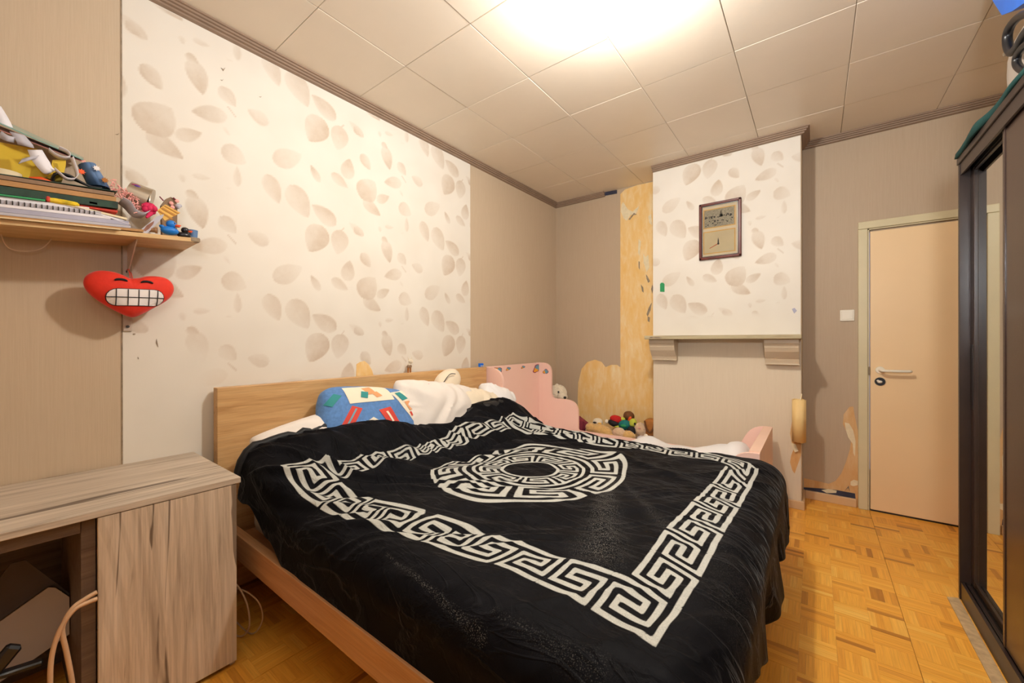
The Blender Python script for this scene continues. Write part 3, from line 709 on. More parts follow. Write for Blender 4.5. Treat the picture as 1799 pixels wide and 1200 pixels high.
# things on top of the wardrobe
gc = NB()
N1, N2 = 30, 9
rows_ = []
for i in range(N1):
    t = i / (N1 - 1); y = 2.868 - t * 1.0
    hz = .085 * min(1, .45 + t * 4) * (1 - .62 * t) 
    rows = []
    for j in range(N2):
        a = j / (N2 - 1) * PI
        x = .585 - (.052 - .018 * t) * math.cos(a) + .006 * math.sin(t * 15); z = 2.1165 + hz * math.sin(a) ** .8 + .006 * math.sin(t * 21 + j) * math.sin(a)
        if i == 0: x = .552 + .02 * j / N2; z = 2.135 + .008 * math.sin(a)
        rows.append(gc.verts.new((x, y, z)))
    rows_.append(rows)
for a, b in zip(rows_, rows_[1:]):
    for j in range(N2 - 1): gc.faces.new((a[j], a[j + 1], b[j + 1], b[j]))
    
o = obj('folded_cloth', gc, 'emer', None, True)
md = o.modifiers.new('t', 'SOLIDIFY'); md.thickness = .010; md.offset = -1
tag(o, 'dark emerald green cloth draped on the wardrobe top edge', 'cloth')

vc = thing('canister_vacuum', (.70, 2.02, 2.118), 'light grey canister vacuum with black hoses on top of the wardrobe', 'vacuum')
bm = NB(); ell(bm, (.800, 2.40, 2.335), (.175, .28, .175), None, 28, 18, .6); obj('housing', bm, 'greyp', vc, True)
bm = NB(); tube(bm, spline([(0.59,2.163,2.366),(0.59,2.269,2.415),(0.59,2.343,2.43),(0.59,2.376,2.414),(0.59,2.371,2.372),(0.59,2.332,2.323),(0.59,2.269,2.316),(0.59,2.219,2.323),(0.59,2.164,2.318)], 6), .014, 12); obj('hose', bm, 'blackp', vc, True)
bm = NB(); tube(bm, spline([(0.585,2.136,2.255),(0.585,2.21,2.275),(0.585,2.26,2.275),(0.585,2.27,2.252),(0.585,2.24,2.215),(0.585,2.173,2.167),(0.585,2.132,2.141)], 6), .012, 12); obj('hose', bm, 'blackp', vc, True)
bm = NB(); ell(bm, [(0.6,2.428,2.37)][0], (.010, .012, .010)); obj('hose_socket', bm, 'steel', vc, True)
bm = NB(); prism(bm, [(0.6,2.642,2.8),(0.6,2.579,2.678),(0.6,2.476,2.551),(0.6,2.371,2.498),(0.6,2.209,2.435),(0.6,2.2,2.504)], (.16, 0, 0))
tag(obj('blue_bag', bm, 'bluep'), 'bright blue bag piled above the grey vacuum at the ceiling', 'bag')

# ------------------------------------------------------------------ desk on the left
dk = thing('desk', (-2.06, .1, 0), 'bleached plank-effect desk end unit in the lower left corner', 'desk')
bm = NB(); box(bm, (-2.345, -.78, .697), (-1.763, .590, .719), .0015, 1); obj('desk_top', bm, 'ash', dk)
bm = NB(); box(bm, (-1.783, .205, .02), (-1.765, .576, .695), .001, 1); obj('front_panel', bm, 'ashv', dk)
bm = NB(); box(bm, (-2.33, .560, 0), (-1.784, .576, .695), .001, 1); obj('side_panel', bm, 'ashv', dk)
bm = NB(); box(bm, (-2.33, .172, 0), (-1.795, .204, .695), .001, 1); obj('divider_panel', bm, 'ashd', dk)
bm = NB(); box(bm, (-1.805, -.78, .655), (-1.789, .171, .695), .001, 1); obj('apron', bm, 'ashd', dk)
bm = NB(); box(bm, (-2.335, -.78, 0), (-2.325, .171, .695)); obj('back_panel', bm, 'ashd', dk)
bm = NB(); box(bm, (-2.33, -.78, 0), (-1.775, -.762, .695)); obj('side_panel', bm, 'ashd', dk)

def slab(bm, pts3, t):
    v = [Vector(p) for p in pts3]; nrm = (v[1] - v[0]).cross(v[2] - v[0]).normalized(); prism(bm, v, nrm * t)
cbx = thing('cardboard_box', (-2.1, .05, 0), 'pale cardboard box tipped in the dark space under the desk', 'box')
bm = NB(); prism(bm, [(-2.05,-0.042,0.319),(-2.05,0.122,0.416),(-2.05,0.138,0.406),(-2.05,0.169,0.359),(-2.05,0.169,0.231),(-2.05,0.091,0.195),(-2.05,-0.042,0.138)], (-.006, .0, -.002)); obj('box_lid', bm, 'cardb', cbx)
bm = NB(); prism(bm, [(-2.058, p[1], p[2]) for p in [(-2.05,-0.042,0.31),(-2.05,0.122,0.408),(-2.05,0.169,0.351),(-2.05,0.169,0.237),(-2.05,0.091,0.2),(-2.05,-0.042,0.146)]], (-.16, .0, -.05)); obj('box_body', bm, 'cardb', cbx)
bm = NB(); prism(bm, [(-2.07,-0.042,0.388),(-2.07,0.045,0.524),(-2.07,0.074,0.522),(-2.07,0.171,0.364),(-2.07,0.171,0.355),(-2.07,0.14,0.404),(-2.07,0.123,0.412),(-2.07,-0.042,0.315)], (-.006, 0, 0))
tag(obj('grey_board', bm, 'greyb', None), 'dark grey card leaning behind the cardboard box under the desk', 'board')
bg = NB(); ell(bg, (-1.85, -.06, .13), (.055, .12, .125), None, 20, 12, .8, .03, 14)
tag(obj('navy_bag', bg, 'navyb', None, True), 'shiny dark navy plastic bag at the bottom left under the desk', 'bag')
bm = NB(); box(bm, (-1.87, -.12, .285), (-1.84, .10, .300), .004, 1, RX(-8)); box(bm, (-1.85, -.01, .25), (-1.825, .025, .38), .006, 1, RX(-38))
tag(obj('black_clamp', bm, 'blackp'), 'black plastic bars lying across the navy bag under the desk', 'clamp')
bm = NB(); tube(bm, spline([*[(-1.756,0.202,0.472),(-1.756,0.177,0.464),(-1.756,0.152,0.45),(-1.756,0.135,0.419),(-1.756,0.131,0.387),(-1.756,0.14,0.318),(-1.756,0.15,0.228),(-1.756,0.149,0.178)], (-1.77, .13, .012)], 8), .0062, 10)
tube(bm, spline([*[(-1.752,0.202,0.453),(-1.752,0.183,0.452),(-1.752,0.156,0.446),(-1.752,0.133,0.416),(-1.752,0.118,0.376),(-1.752,0.109,0.323),(-1.752,0.107,0.259),(-1.752,0.107,0.194)], (-1.77, .09, .011)], 8), .0062, 10)
tag(obj('beige_cable', bm, 'beigec', None, True), 'thick beige double cable hanging out of the desk front', 'cable')
bm = NB(); tube(bm, spline([(-1.95, .60, .23), (-1.93, .63, .22), (-1.88, .65, .15), (-1.87, .655, .06), (-1.91, .64, .008), (-1.99, .62, .006), (-2.1, .62, .006)], 8), .0035, 8)
tube(bm, spline([(-1.99, .61, .19), (-1.93, .65, .19), (-1.87, .69, .14), (-1.86, .70, .06), (-1.90, .67, .006), (-2.1, .66, .006)], 8), .003, 8)
tag(obj('thin_cable', bm, 'beigec', None, True), 'thin pinkish cable looping on the floor between desk and bed', 'cable')

# ------------------------------------------------------------------ wall shelf and what lies on it
SHX = -2.102; SZ = 1.683
def tl(y): return -.085 * (.55 - y)
sh = thing('wall_shelf', (-2.23, .05, 1.667), 'birch wall shelf with clipped end loaded with papers', 'shelf')
bm = NB(); prism(bm, [(-2.348, -.62, 1.667 + tl(-.62)), (SHX, -.62, 1.667 + tl(-.62)), (SHX, .55, 1.667), (-2.348, .556, 1.667)], (0, 0, .016)); obj('shelf_board', bm, 'shelfw', sh)
bm = NB(); box(bm, (SHX - .022, .520, 1.6655), (SHX + .002, .553, 1.6845), .003, 1); obj('end_cap', bm, 'chip', sh)
br = NB()
box(br, (-2.348, .348, 1.285), (-2.340, .376, 1.665), .002, 1); box(br, (-2.34, .348, 1.657), (-2.125, .376, 1.665), .002, 1)
prism(br, [(-2.340, .3605, 1.52), (-2.340, .3605, 1.657), (-2.15, .3605, 1.657), (-2.27, .3605, 1.575)], (0, .004, 0))
bro = obj('bracket', br, 'metalw', sh)
for zz_ in (1.305, 1.54):
    bm = NB(); cyl(bm, (-2.340, .362, zz_), (-2.337, .362, zz_), .006, None, 10); obj('screw', bm, 'ink', bro)
bm = NB(); tube(bm, spline([(-2.30, .027, 1.63), (-2.31, .045, 1.58), (-2.31, .09, 1.575), (-2.31, .13, 1.60), (-2.31, .16, 1.665)], 8), .0018, 6)
tag(obj('drooping_cable', bm, 'whitecord', None, True), 'thin white cable drooping below the left end of the wall shelf', 'cable')

# heart plush hanging on the bracket
HX, HYc, HZc = -2.25, .366, 1.440
hp = thing('heart_plush', (HX, HYc, 1.34), 'red heart plush with a big toothy grin hanging from the shelf bracket', 'toy')
hb = NB()
ol = [(-.062, .014), (-.098, .040), (-.127, .041), (-.148, .028), (-.153, .005), (-.139, -.018), (-.100, -.044), (-.055, -.072), (-.012, -.093), (.02, -.090), (.055, -.068), (.100, -.036), (.132, -.010), (.146, .020), (.140, .044), (.118, .057), (.085, .057), (.050, .045), (.015, .035), (-.025, .037)]
# smooth outline of the heart in (y, z)
ol = [(p[1] - HYc, p[2] - HZc) for p in [(-2.24,0.353,1.501),(-2.24,0.329,1.514),(-2.24,0.303,1.522),(-2.24,0.274,1.523),(-2.24,0.248,1.514),(-2.24,0.229,1.494),(-2.24,0.223,1.467),(-2.24,0.231,1.439),(-2.24,0.251,1.413),(-2.24,0.279,1.388),(-2.24,0.314,1.363),(-2.24,0.349,1.344),(-2.24,0.37,1.343),(-2.24,0.4,1.361),(-2.24,0.433,1.387),(-2.24,0.467,1.414),(-2.24,0.488,1.44),(-2.24,0.497,1.471),(-2.24,0.49,1.498),(-2.24,0.47,1.516),(-2.24,0.44,1.521),(-2.24,0.406,1.517),(-2.24,0.379,1.506)]]
pts = [Vector((0, a, b)) for a, b in ol]; pts = pts + [pts[0]]
sm = spline(pts, 5)[:-1]
K = 9; prevr = None; cen = Vector((0, sum(a for a, b in ol) / len(ol), sum(b for a, b in ol) / len(ol) - .004))
layers = []
for s_ in (1, -1):
    prevr = None
    for k in range(K):
        a = k / (K - 1) * PI / 2; sc = math.cos(a); hx = math.sin(a) * .048 * s_
        if k == K - 1:
            c = hb.verts.new(Vector((HX + hx, HYc + cen.y, HZc + cen.z)))
            for i in range(len(prevr)): hb.faces.new((prevr[i], prevr[(i + 1) % len(prevr)], c))
            continue
        if s_ == -1 and k == 0: ring = layers[0]
        else: ring = [hb.verts.new(Vector((HX + hx, HYc + cen.y + (p.y - cen.y) * sc ** .8, HZc + cen.z + (p.z - cen.z) * sc ** .8))) for p in sm]
        if k == 0 and s_ == 1: layers.append(ring)
        if prevr:
            for i in range(len(ring)): hb.faces.new((prevr[i], prevr[(i + 1) % len(ring)], ring[(i + 1) % len(ring)], ring[i]))
        prevr = ring
obj('heart_body', hb, 'redf', hp, True)
def hx_at(dy, dz):
    """front surface offset of the heart"""
    d = Vector((0, dy - cen.y, dz - cen.z)); rad = .1
    for k in range(len(sm)):
        a, b = sm[k] - cen, sm[(k + 1) % len(sm)] - cen
        den = d.y * (b.z - a.z) - d.z * (b.y - a.y)
        if abs(den) < 1e-9: continue
        t_ = (a.y * (b.z - a.z) - a.z * (b.y - a.y)) / den; u2 = (a.y * d.z - a.z * d.y) / den
        if t_ > 0 and -.001 <= u2 <= 1.001: rad = t_ * d.length
    q = min(.98, (d.length / rad)) ** 1.25
    return HX + .048 * math.sqrt(max(0, 1 - q * q)) + .001
def decal(outline, mat, nm, th=.002, par=None, n=24, lift=0.0):
    """thin felt piece following the heart front: outline function grid"""
    bm = NB(); vs = []
    cy = sum(p[0] for p in outline) / len(outline); cz = sum(p[1] for p in outline) / len(outline)
    R_ = 5
    rings = []
    for k in range(1, R_ + 1):
        rings.append([bm.verts.new((hx_at(cy + (a - cy) * k / R_, cz + (b - cz) * k / R_) + th + lift, HYc + cy + (a - cy) * k / R_, HZc + cz + (b - cz) * k / R_)) for a, b in outline])
    c = bm.verts.new((hx_at(cy, cz) + th + lift, HYc + cy, HZc + cz)); n_ = len(outline)
    for i in range(n_): bm.faces.new((c, rings[0][i], rings[0][(i + 1) % n_]))
    for a, b in zip(rings, rings[1:]):
        for i in range(n_): bm.faces.new((a[i], b[i], b[(i + 1) % n_], a[(i + 1) % n_]))
    return obj(nm, bm, mat, par or hp)
def stad(y0, y1, z0, z1, tilt=0):
    r = (z1 - z0) / 2; zc = (z0 + z1) / 2; o = []
    for k in range(9): a = PI / 2 + PI * k / 8; o.append((y0 + r + r * math.cos(a), zc + r * math.sin(a)))
    for k in range(1, 8): o.append((y0 + r + (y1 - y0 - 2 * r) * k / 8, z0))
    for k in range(9): a = -PI / 2 + PI * k / 8; o.append((y1 - r + r * math.cos(a), zc + r * math.sin(a)))
    for k in range(1, 8): o.append((y1 - r - (y1 - y0 - 2 * r) * k / 8, z1))
    return [(a, b + tilt * a) for a, b in o]
decal(stad(-.088, .092, -.054, .016, .05), 'blackf', 'mouth_outline', .0015)
teeth = decal(stad(-.0855, .0895, -.0515, .0135, .05), 'whitef', 'teeth', .0035)
bm = NB()
def felt_line(a, b, r=.0016):
    pts = [(hx_at(a[0] + (b[0] - a[0]) * k / 12, a[1] + (b[1] - a[1]) * k / 12) + .005, HYc + a[0] + (b[0] - a[0]) * k / 12, HZc + a[1] + (b[1] - a[1]) * k / 12) for k in range(13)]
    tube(bm, pts, r, 6)
felt_line((-.086, -.023), (.090, -.015))
for yy in (-.058, -.024, .008, .040, .068): felt_line((yy, -.051 + .05 * yy), (yy, .0125 + .05 * yy))
obj('tooth_lines', bm, 'blackf', teeth)
for cy_ in (-.044, .034):
    bm = NB(); pts = []
    for k in range(9):
        a = math.radians(160 - k * 17.5); dy, dz = cy_ + .020 * math.cos(a), .040 + .010 * math.sin(a)
        pts.append((hx_at(dy, dz) + .002, HYc + dy, HZc + dz))
    tube(bm, pts, [.002, .0035, .0045, .0045, .0045, .0045, .0045, .0035, .002], 8); obj('eyebrow', bm, 'blackf', hp)
bm = NB(); cyl(bm, (-2.335, .362, 1.548), (-2.325, .362, 1.548), .003, None, 8); obj('loop_hook', bm, 'ink', hp)
bm = NB(); tube(bm, [(-2.25, .360, 1.475), (-2.29, .358, 1.545), (-2.333, .358, 1.548), (-2.295, .366, 1.53), (-2.25, .368, 1.475)], .0014, 6); obj('hanging_loop', bm, 'redf', hp)

# stack on the shelf -- helper: flat slab spanning y, z ranges with depth towards the wall
def sheet(name, y0, z0, y1, z1, t, mat, label, cat, x0=-2.335, x1=SHX - .004, group=None, wav=0.0, n=14):
    """slightly wavy slab running from (y0,z0) to (y1,z1), thickness t"""
    bm = NB(); top = []; bot = []
    for i in range(n + 1):
        f = i / n; y = y0 + (y1 - y0) * f; z = z0 + .0004 + (z1 - z0) * f + wav * math.sin(f * 7 + y0 * 30)
        z += tl(y); top.append((y, z + t - .0008)); bot.append((y, z))
    ol_ = bot + top[::-1]
    prism(bm, [(x0, a, b) for a, b in ol_], (x1 - x0, 0, 0))
    return tag(obj(name, bm, mat), label, cat, group)
S1 = SZ + .0008
def LZ(y): return SZ + tl(y) + .1475
sheet('drawing_sheet', -.50, S1, .305, S1, .004, 'paperc', 'cream drawing sheet overhanging the front edge of the wall shelf', 'paper', x1=-2.085)
sheet('kraft_envelope', -.50, S1 + .004, .372, S1 + .004, .010, 'kraft', 'flat brown kraft envelope at the bottom of the shelf pile', 'envelope', wav=.0)
sheet('magazine', -.45, S1 + .014, .335, S1 + .014, .010, 'paperg', 'grey magazine directly on top of the kraft envelope', 'magazine')
sheet('notebook', -.50, S1 + .024, .330, S1 + .024, .016, 'lav', 'lilac-grey exercise book with frayed pages in the shelf pile', 'notebook')
sheet('writing_pad', -.50, S1 + .040, .280, S1 + .040, .010, 'paper', 'white writing pad in the middle of the shelf pile', 'paper pad')
sheet('spiral_notebook', -.50, S1 + .050, .255, S1 + .050, .014, 'paperg', 'grey spiral notebook above the writing pad on the shelf', 'notebook')
bm = NB()
for k in range(20): tube(bm, [(SHX - .004, k * .0125, S1 + tl(k * .0125) + .051), (SHX + .001, k * .0125, S1 + tl(k * .0125) + .057), (SHX - .004, k * .0125, S1 + tl(k * .0125) + .063)], .0016, 6)
obj('spiral_binding', bm, 'ink', bpy.data.objects['spiral_notebook'])
sheet('paper_bundle', -.50, S1 + .064, .225, S1 + .064, .012, 'paper', 'white folded paper bundle under the dark green folder', 'paper', x1=SHX - .010)
sheet('cream_leaflet', .14, S1 + .0645 + .0125, .325, S1 + .045, .008, 'paperc', 'cream leaflet with orange spot sloping off the pile', 'leaflet', x1=SHX - .006)
bm = NB(); box(bm, (SHX - .0055, .225, S1 + .062), (SHX - .004, .245, S1 + .069)); obj('orange_spot', bm, 'yelpr', bpy.data.objects['cream_leaflet'])
bm = NB()
for k in range(8):
    a = S1 + .078 + k * .001 + tl(.19); y1_ = .335 - .004 * k
    prism(bm, [(-2.33, .19, a - .006), (-2.33, y1_, S1 + .008 + k * .0034), (-2.33, y1_, S1 + .0095 + k * .0034), (-2.33, .19, a - .0045)], (.225 - .002 * k, 0, 0))
tag(obj('fanned_pages', bm, 'paper'), 'fan of loose white pages spilling down at the right of the pile', 'paper')
bm = NB(); tube(bm, spline([(SHX - .012, .13, S1 + .050), (SHX - .010, .165, S1 + .050), (SHX - .012, .20, S1 + .050)], 5), [.010] * 10 + [.006], 10)
tag(obj('rainbow_sleeve', bm, plain('rainbow_plastic', srgb(214, 184, 40), .4, .4, 30)), 'small yellow and green plastic sleeve under the green folder', 'sleeve')
bm = NB(); box(bm, (SHX - .02, .122, S1 + .041), (SHX - .001, .132, S1 + .059), .003, 1); obj('red_end', bm, 'redpr', bpy.data.objects['rainbow_sleeve'])
sheet('green_ruler', -.1, S1 + .0762, .12, S1 + .0762, .006, 'green', 'bright green plastic piece wedged in the shelf pile', 'plastic piece', x1=SHX - .002)
sheet('red_folder', .17, S1 + .076, .30, S1 + .071, .008, 'redpr', 'red paper folder edge above the fanned pages', 'folder', x1=SHX - .014)
sheet('dark_green_folder', -.50, S1 + .079, .300, S1 + .084, .026, 'dgreen', 'thick dark green folder in the shelf pile', 'folder', wav=.001)
sheet('brown_card_file', -.50, S1 + .1065, .295, S1 + .111, .018, 'kraft', 'open brown card file with curled sheets above the green folder', 'folder', wav=.002)
sheet('grey_card_file', -.50, S1 + .127, .290, S1 + .1305, .014, 'kraftd', 'grey-brown card file with a dark lid on top of the stack', 'folder', wav=.002)
sheet('stack_lid', -.50, S1 + .1435, .298, S1 + .1465, .003, 'dgreen', 'thin dark green board lid lying on the top file', 'board')
# heap above the lid
def quad(name, pts, t, mat, label, cat):
    bm = NB(); slab(bm, pts, t); return tag(obj(name, bm, mat), label, cat)
def flatX(name, pts, t, mat, label=None, cat=None, parent=None):
    bm = NB(); prism(bm, pts, (-t, 0, 0)); o = obj(name, bm, mat, parent)
    return tag(o, label, cat) if label else o
yb_ = flatX('yellow_box', [(-2.21,-0.02,1.906),(-2.21,0.026,1.921),(-2.21,0.108,1.929),(-2.21,0.114,1.884),(-2.21,0.135,1.844),(-2.21,0.1,1.804),(-2.21,0.026,1.82),(-2.21,-0.021,1.808)], .09, 'yellow', 'yellow cardboard box under the glass sheet on the shelf', 'box')
flatX('yellow_cup', [(-2.16,0.14,1.888),(-2.16,0.172,1.9),(-2.16,0.172,1.881),(-2.16,0.164,1.825),(-2.16,0.145,1.815),(-2.16,0.127,1.821),(-2.16,0.137,1.848)], .05, 'yellow', 'small yellow folded card standing in the shelf heap', 'card')
quad('glass_sheet', [(-2.15,) + p[1:] for p in [(-2.15,0.003,1.969),(-2.15,0.214,1.91)]] + [(-2.32,) + p[1:] for p in [(-2.32,0.231,1.972),(-2.32,0.003,2.045)]], .003, 'glassg', 'sloping green-edged glass sheet covering the shelf heap', 'glass sheet')
quad('pink_board', [(-2.17,) + p[1:] for p in [(-2.17,0.002,1.952),(-2.17,0.222,1.907)]] + [(-2.31,) + p[1:] for p in [(-2.31,0.236,1.959),(-2.31,0.003,2.012)]], .003, 'pinkp', 'pale pink card just below the sloping glass sheet', 'card')
# cut-out paper strips, each its own curled ribbon
def ribbon(name, pts, wv, label, par=None, mat='paper'):
    """ribbon through pts with width vector(s) wv"""
    sp = spline(pts, 6); bm = NB(); n = len(sp); wv = [Vector(v) for v in wv]; A = []; B = []
    for i, p in enumerate(sp):
        f = i / (n - 1) * (len(wv) - 1); k = min(int(f), len(wv) - 2); v = wv[k].lerp(wv[k + 1], f - k)
        A.append(bm.verts.new(p - v)); B.append(bm.verts.new(p + v))
    for i in range(n - 1): bm.faces.new((A[i], A[i + 1], B[i + 1], B[i]))
    o = obj(name, bm, mat, None, True); s = o.modifiers.new('t', 'SOLIDIFY'); s.thickness = .0012
    return tag(o, label, 'paper')
def pX(x, lst): return [(x + d,) + p[1:] for p, d in lst]
a_ = [(-2.13,0.034,2.02),(-2.13,0.041,1.978),(-2.13,0.051,1.959),(-2.13,0.03,1.926),(-2.13,0.087,1.93),(-2.13,0.099,1.902),(-2.13,0.112,1.864),(-2.13,0.127,1.837),(-2.13,0.138,1.837),(-2.13,0.162,1.859)]
ribbon('paper_cutout', [(-2.14, *a_[5][1:]), (-2.13, *a_[6][1:]), (-2.125, *a_[7][1:]), (-2.13, *a_[8][1:])], [(0, .016, .006), (0, .020, .004), (0, .012, .012), (0, .010, .012)], 'wide white cut-out paper strip hanging over the yellow box')
b1 = [(-2.14,0.018,2.035),(-2.14,0.032,1.996),(-2.14,0.037,1.968),(-2.14,0.049,1.965)]
ribbon('paper_cutout', [(-2.20, *b1[0][1:]), (-2.18, *b1[1][1:]), (-2.17, *b1[2][1:])], [(0, .010, .006), (0, .014, -.004), (0, .016, 0)], 'white curved paper strip standing above the glass at the left edge')
b2 = [(-2.125,0.06,1.943),(-2.125,0.075,1.914),(-2.125,0.079,1.904),(-2.125,0.058,1.896)]
ribbon('paper_cutout', [(-2.14, *b2[0][1:]), (-2.125, *b2[1][1:]), (-2.13, *b2[2][1:])], [(0, .016, 0), (0, .018, 0), (0, .018, 0)], 'grey-white paper flap hanging below the glass sheet', mat='paperg')
b3 = [(-2.12,0.025,1.926),(-2.12,0.039,1.912),(-2.12,0.055,1.916),(-2.12,0.027,1.939)]
ribbon('paper_cutout', [(-2.14, *b3[0][1:]), (-2.12, *b3[1][1:]), (-2.13, *b3[2][1:])], [(0, .004, .012), (0, .002, .010), (0, .002, .010)], 'grey curl of paper at the left end under the glass', mat='paperg')
b4 = [(-2.115,0.142,1.846),(-2.115,0.155,1.833),(-2.115,0.169,1.821),(-2.115,0.185,1.822),(-2.115,0.193,1.831),(-2.115,0.196,1.849),(-2.115,0.188,1.885),(-2.115,0.184,1.901)]
ribbon('paper_cutout', [(-2.12, *p[1:]) for p in b4], [(.006, 0, .004)] * 3 + [(.008, .003, .004)] * 3, 'thin white paper loop dangling in front of the black straps')
b5 = [(-2.13,0.13,1.914),(-2.13,0.146,1.9),(-2.13,0.165,1.897),(-2.13,0.181,1.907),(-2.13,0.175,1.923),(-2.13,0.154,1.931)]
ribbon('paper_cutout', [(-2.14, *p[1:]) for p in b5], [(.012, 0, .004)] * 2 + [(.012, 0, .003)] * 3, 'white paper ring curled below the lower end of the glass')
b6 = [(-2.13,0.067,1.848),(-2.13,0.084,1.861),(-2.13,0.104,1.877),(-2.13,0.11,1.867)]
ribbon('paper_cutout', [(-2.13, *b6[0][1:]), (-2.125, *b6[1][1:]), (-2.13, *b6[2][1:])], [(0, .004, .010), (0, .004, .009), (0, .004, .008)], 'grey bent paper strip in front of the yellow box', mat='paperg')
# roll of ribbon, orange pen case, black straps
bm = NB(); c_ = [(-2.16,0.035,1.81)][0]
cyl(bm, (-2.17, c_[1], LZ(c_[1]) + .002), (-2.17, c_[1], LZ(c_[1]) + .026), .038, None, 24)
tag(obj('cream_tape_roll', bm, 'paperc', None, True), 'cream roll of tape lying on the stack lid at the left edge', 'tape roll')
c_ = [(-2.14,0.087,1.818),(-2.14,0.138,1.82)]
bm = NB(); tube(bm, [(-2.15, c_[0][1], LZ(c_[0][1]) + .014), (-2.14, (c_[0][1] + c_[1][1]) / 2, LZ(.11) + .012), (-2.14, c_[1][1], LZ(c_[1][1]) + .007)], [.003, .009, .003], 10)
tag(obj('orange_scissors', bm, 'orange', None, True), 'orange plastic handle lying on the stack lid', 'tool')
bm = NB()
for k in range(5): tube(bm, spline([(-2.15 - .01 * k, .135 + .004 * k, SZ + .120), (-2.13 - .01 * k, .145, SZ + .148 + .003 * k), (-2.13 - .008 * k, .175, SZ + .155), (-2.13, .225, SZ + .132), (-2.13 - .01 * k, .26, SZ + .134)], 6), .004, 8)
tag(obj('black_straps', bm, 'blackp', None, True), 'tangle of black cords beside the yellow card on the shelf', 'cord')
# blue card cone with flowers
bc = thing('blue_card_roll', (-2.20, .25, 1.84), 'blue card roll decorated with white and orange paper flowers', 'paper craft')
P_ = [(-2.16,0.206,1.905),(-2.16,0.253,1.92),(-2.16,0.293,1.837),(-2.16,0.232,1.834)]
pl = [Vector(p) for p in P_]
bm = NB(); NN = 14; l_ = []; r_ = []
for k in range(NN + 1):
    a = PI * 2 * k / NN; cx = -2.205 + .045 * math.cos(a)
    def at(p0, p1, f): return p0.lerp(p1, f)
    f = .5 - .5 * math.sin(a)
    tp = at(pl[0], pl[1], f); bt = at(pl[3], pl[2], f)
    l_.append(bm.verts.new((cx, tp.y, tp.z))); r_.append(bm.verts.new((cx, bt.y, bt.z)))
for k in range(NN): bm.faces.new((l_[k], l_[k + 1], r_[k + 1], r_[k]))
o = obj('rolled_card', bm, 'bluec', bc, True); s = o.modifiers.new('t', 'SOLIDIFY'); s.thickness = .001
def flower(cpx, r, mat, nm):
    cy, cz = cpx; bm = NB(); ptsf = []
    for k in range(16):
        a = 2 * PI * k / 16; rr = r * (1 if k % 2 == 0 else .6); ptsf.append((-2.155, cy + rr * math.cos(a), cz + rr * math.sin(a)))
    prism(bm, ptsf, (.003, 0, 0)); obj(nm, bm, mat, bc)
for q, r, mt_ in (([(-2.155,0.249,1.894)][0], .011, 'whitef'), ([(-2.155,0.21,1.868)][0], .011, 'orange'), ([(-2.155,0.271,1.856)][0], .011, 'brownp')): flower((q[1], q[2]), r, mt_, 'paper_flower')
# tin with stickers
tn = thing('metal_tin', (-2.22, .42, 1.75), 'brushed metal tin lying on its side with heart and star stickers', 'tin')
q0, q1 = [(-2.22,0.347,1.859),(-2.22,0.41,1.833)]
bm = NB(); cyl(bm, (-2.22, q0[1], q0[2] - .015), (-2.20, q1[1], q1[2] - .010), .050, .052, 32); obj('tin_body', bm, 'steel', tn, True)
bm = NB(); cyl(bm, (-2.2, q1[1] + .0, q1[2] - .010), (-2.199, q1[1] + .004, q1[2] - .0105), .053, .053, 32); obj('rim', bm, 'steel', tn, True)
h_ = [(-2.17,0.37,1.866)][0]; bm = NB(); ell(bm, (-2.178, h_[1] - .003, h_[2]), (.004, .020, .009), RX(-14)); obj('heart_sticker', bm, 'mapr', tn, True)
bm = NB(); ell(bm, (-2.173, h_[1] - .003, h_[2]), (.004, .011, .005), RX(-14)); obj('heart_sticker', bm, 'purple', tn, True)
h_ = [(-2.17,0.358,1.823)][0]; bm = NB(); prism(bm, [(-2.170, h_[1] + (.014 if k % 2 == 0 else .006) * math.cos(k * PI / 5), h_[2] + (.012 if k % 2 == 0 else .005) * math.sin(k * PI / 5)) for k in range(10)], (-.003, 0, 0)); obj('star_sticker', bm, 'purple', tn)
# pink fluff
bm = NB(); rs = random.Random(2)
fl_ = [(-2.15,0.298,1.845),(-2.15,0.314,1.828),(-2.15,0.326,1.81),(-2.15,0.343,1.799),(-2.15,0.359,1.781),(-2.15,0.366,1.769)]
for k in range(130):
    a = rs.choice(fl_); p = Vector(a) + Vector((rs.uniform(-.05, .02), rs.uniform(-.016, .016), rs.uniform(-.018, .018)))
    d = Vector((rs.uniform(-.3, .6), rs.uniform(-1, 1), rs.uniform(-1, 1))).normalized() * rs.uniform(.01, .02)
    tube(bm, [p, p + d * .5 + Vector((.002, 0, .002)), p + d], [.0016, .0022, .001], 4)
o = tag(obj('pink_feather_boa', bm, 'pinkp'), 'fluffy pale pink paper shreds beside the metal tin', 'decoration'); o['kind'] = 'stuff'
bm = NB(); q = [(-2.14,0.395,1.779)][0]; rs = random.Random(4)
for k in range(7): a = k * .9; ell(bm, (q[0] + .008 * math.cos(a * 2), q[1] + .014 * math.cos(a), q[2] + .014 * math.sin(a)), (.012, .011, .013), RX(k * 40), 10, 8)
ell(bm, q, (.018, .018, .018)); tube(bm, [q, (-2.14, q[1] + .004, q[2] - .02), (-2.13, q[1] - .01, q[2] - .042)], [.012, .010, .004], 8)
tag(obj('paper_rose', bm, 'rose', None, True), 'crimson crumpled paper rose below the metal tin', 'paper flower')
# grey ribbon/fabric
q = [(-2.14,0.312,1.788),(-2.14,0.331,1.776),(-2.14,0.351,1.749),(-2.14,0.374,1.746),(-2.14,0.395,1.765)]
ribbon('grey_ribbon', [(-2.14, *p[1:]) for p in q], [(.03, .004, .006), (.03, .006, .008), (.02, .004, .010), (.02, .002, .008), (.012, .004, .006)], 'crumpled grey plastic ribbon hanging at the right of the pile', mat='paperg')['category'] = 'ribbon'
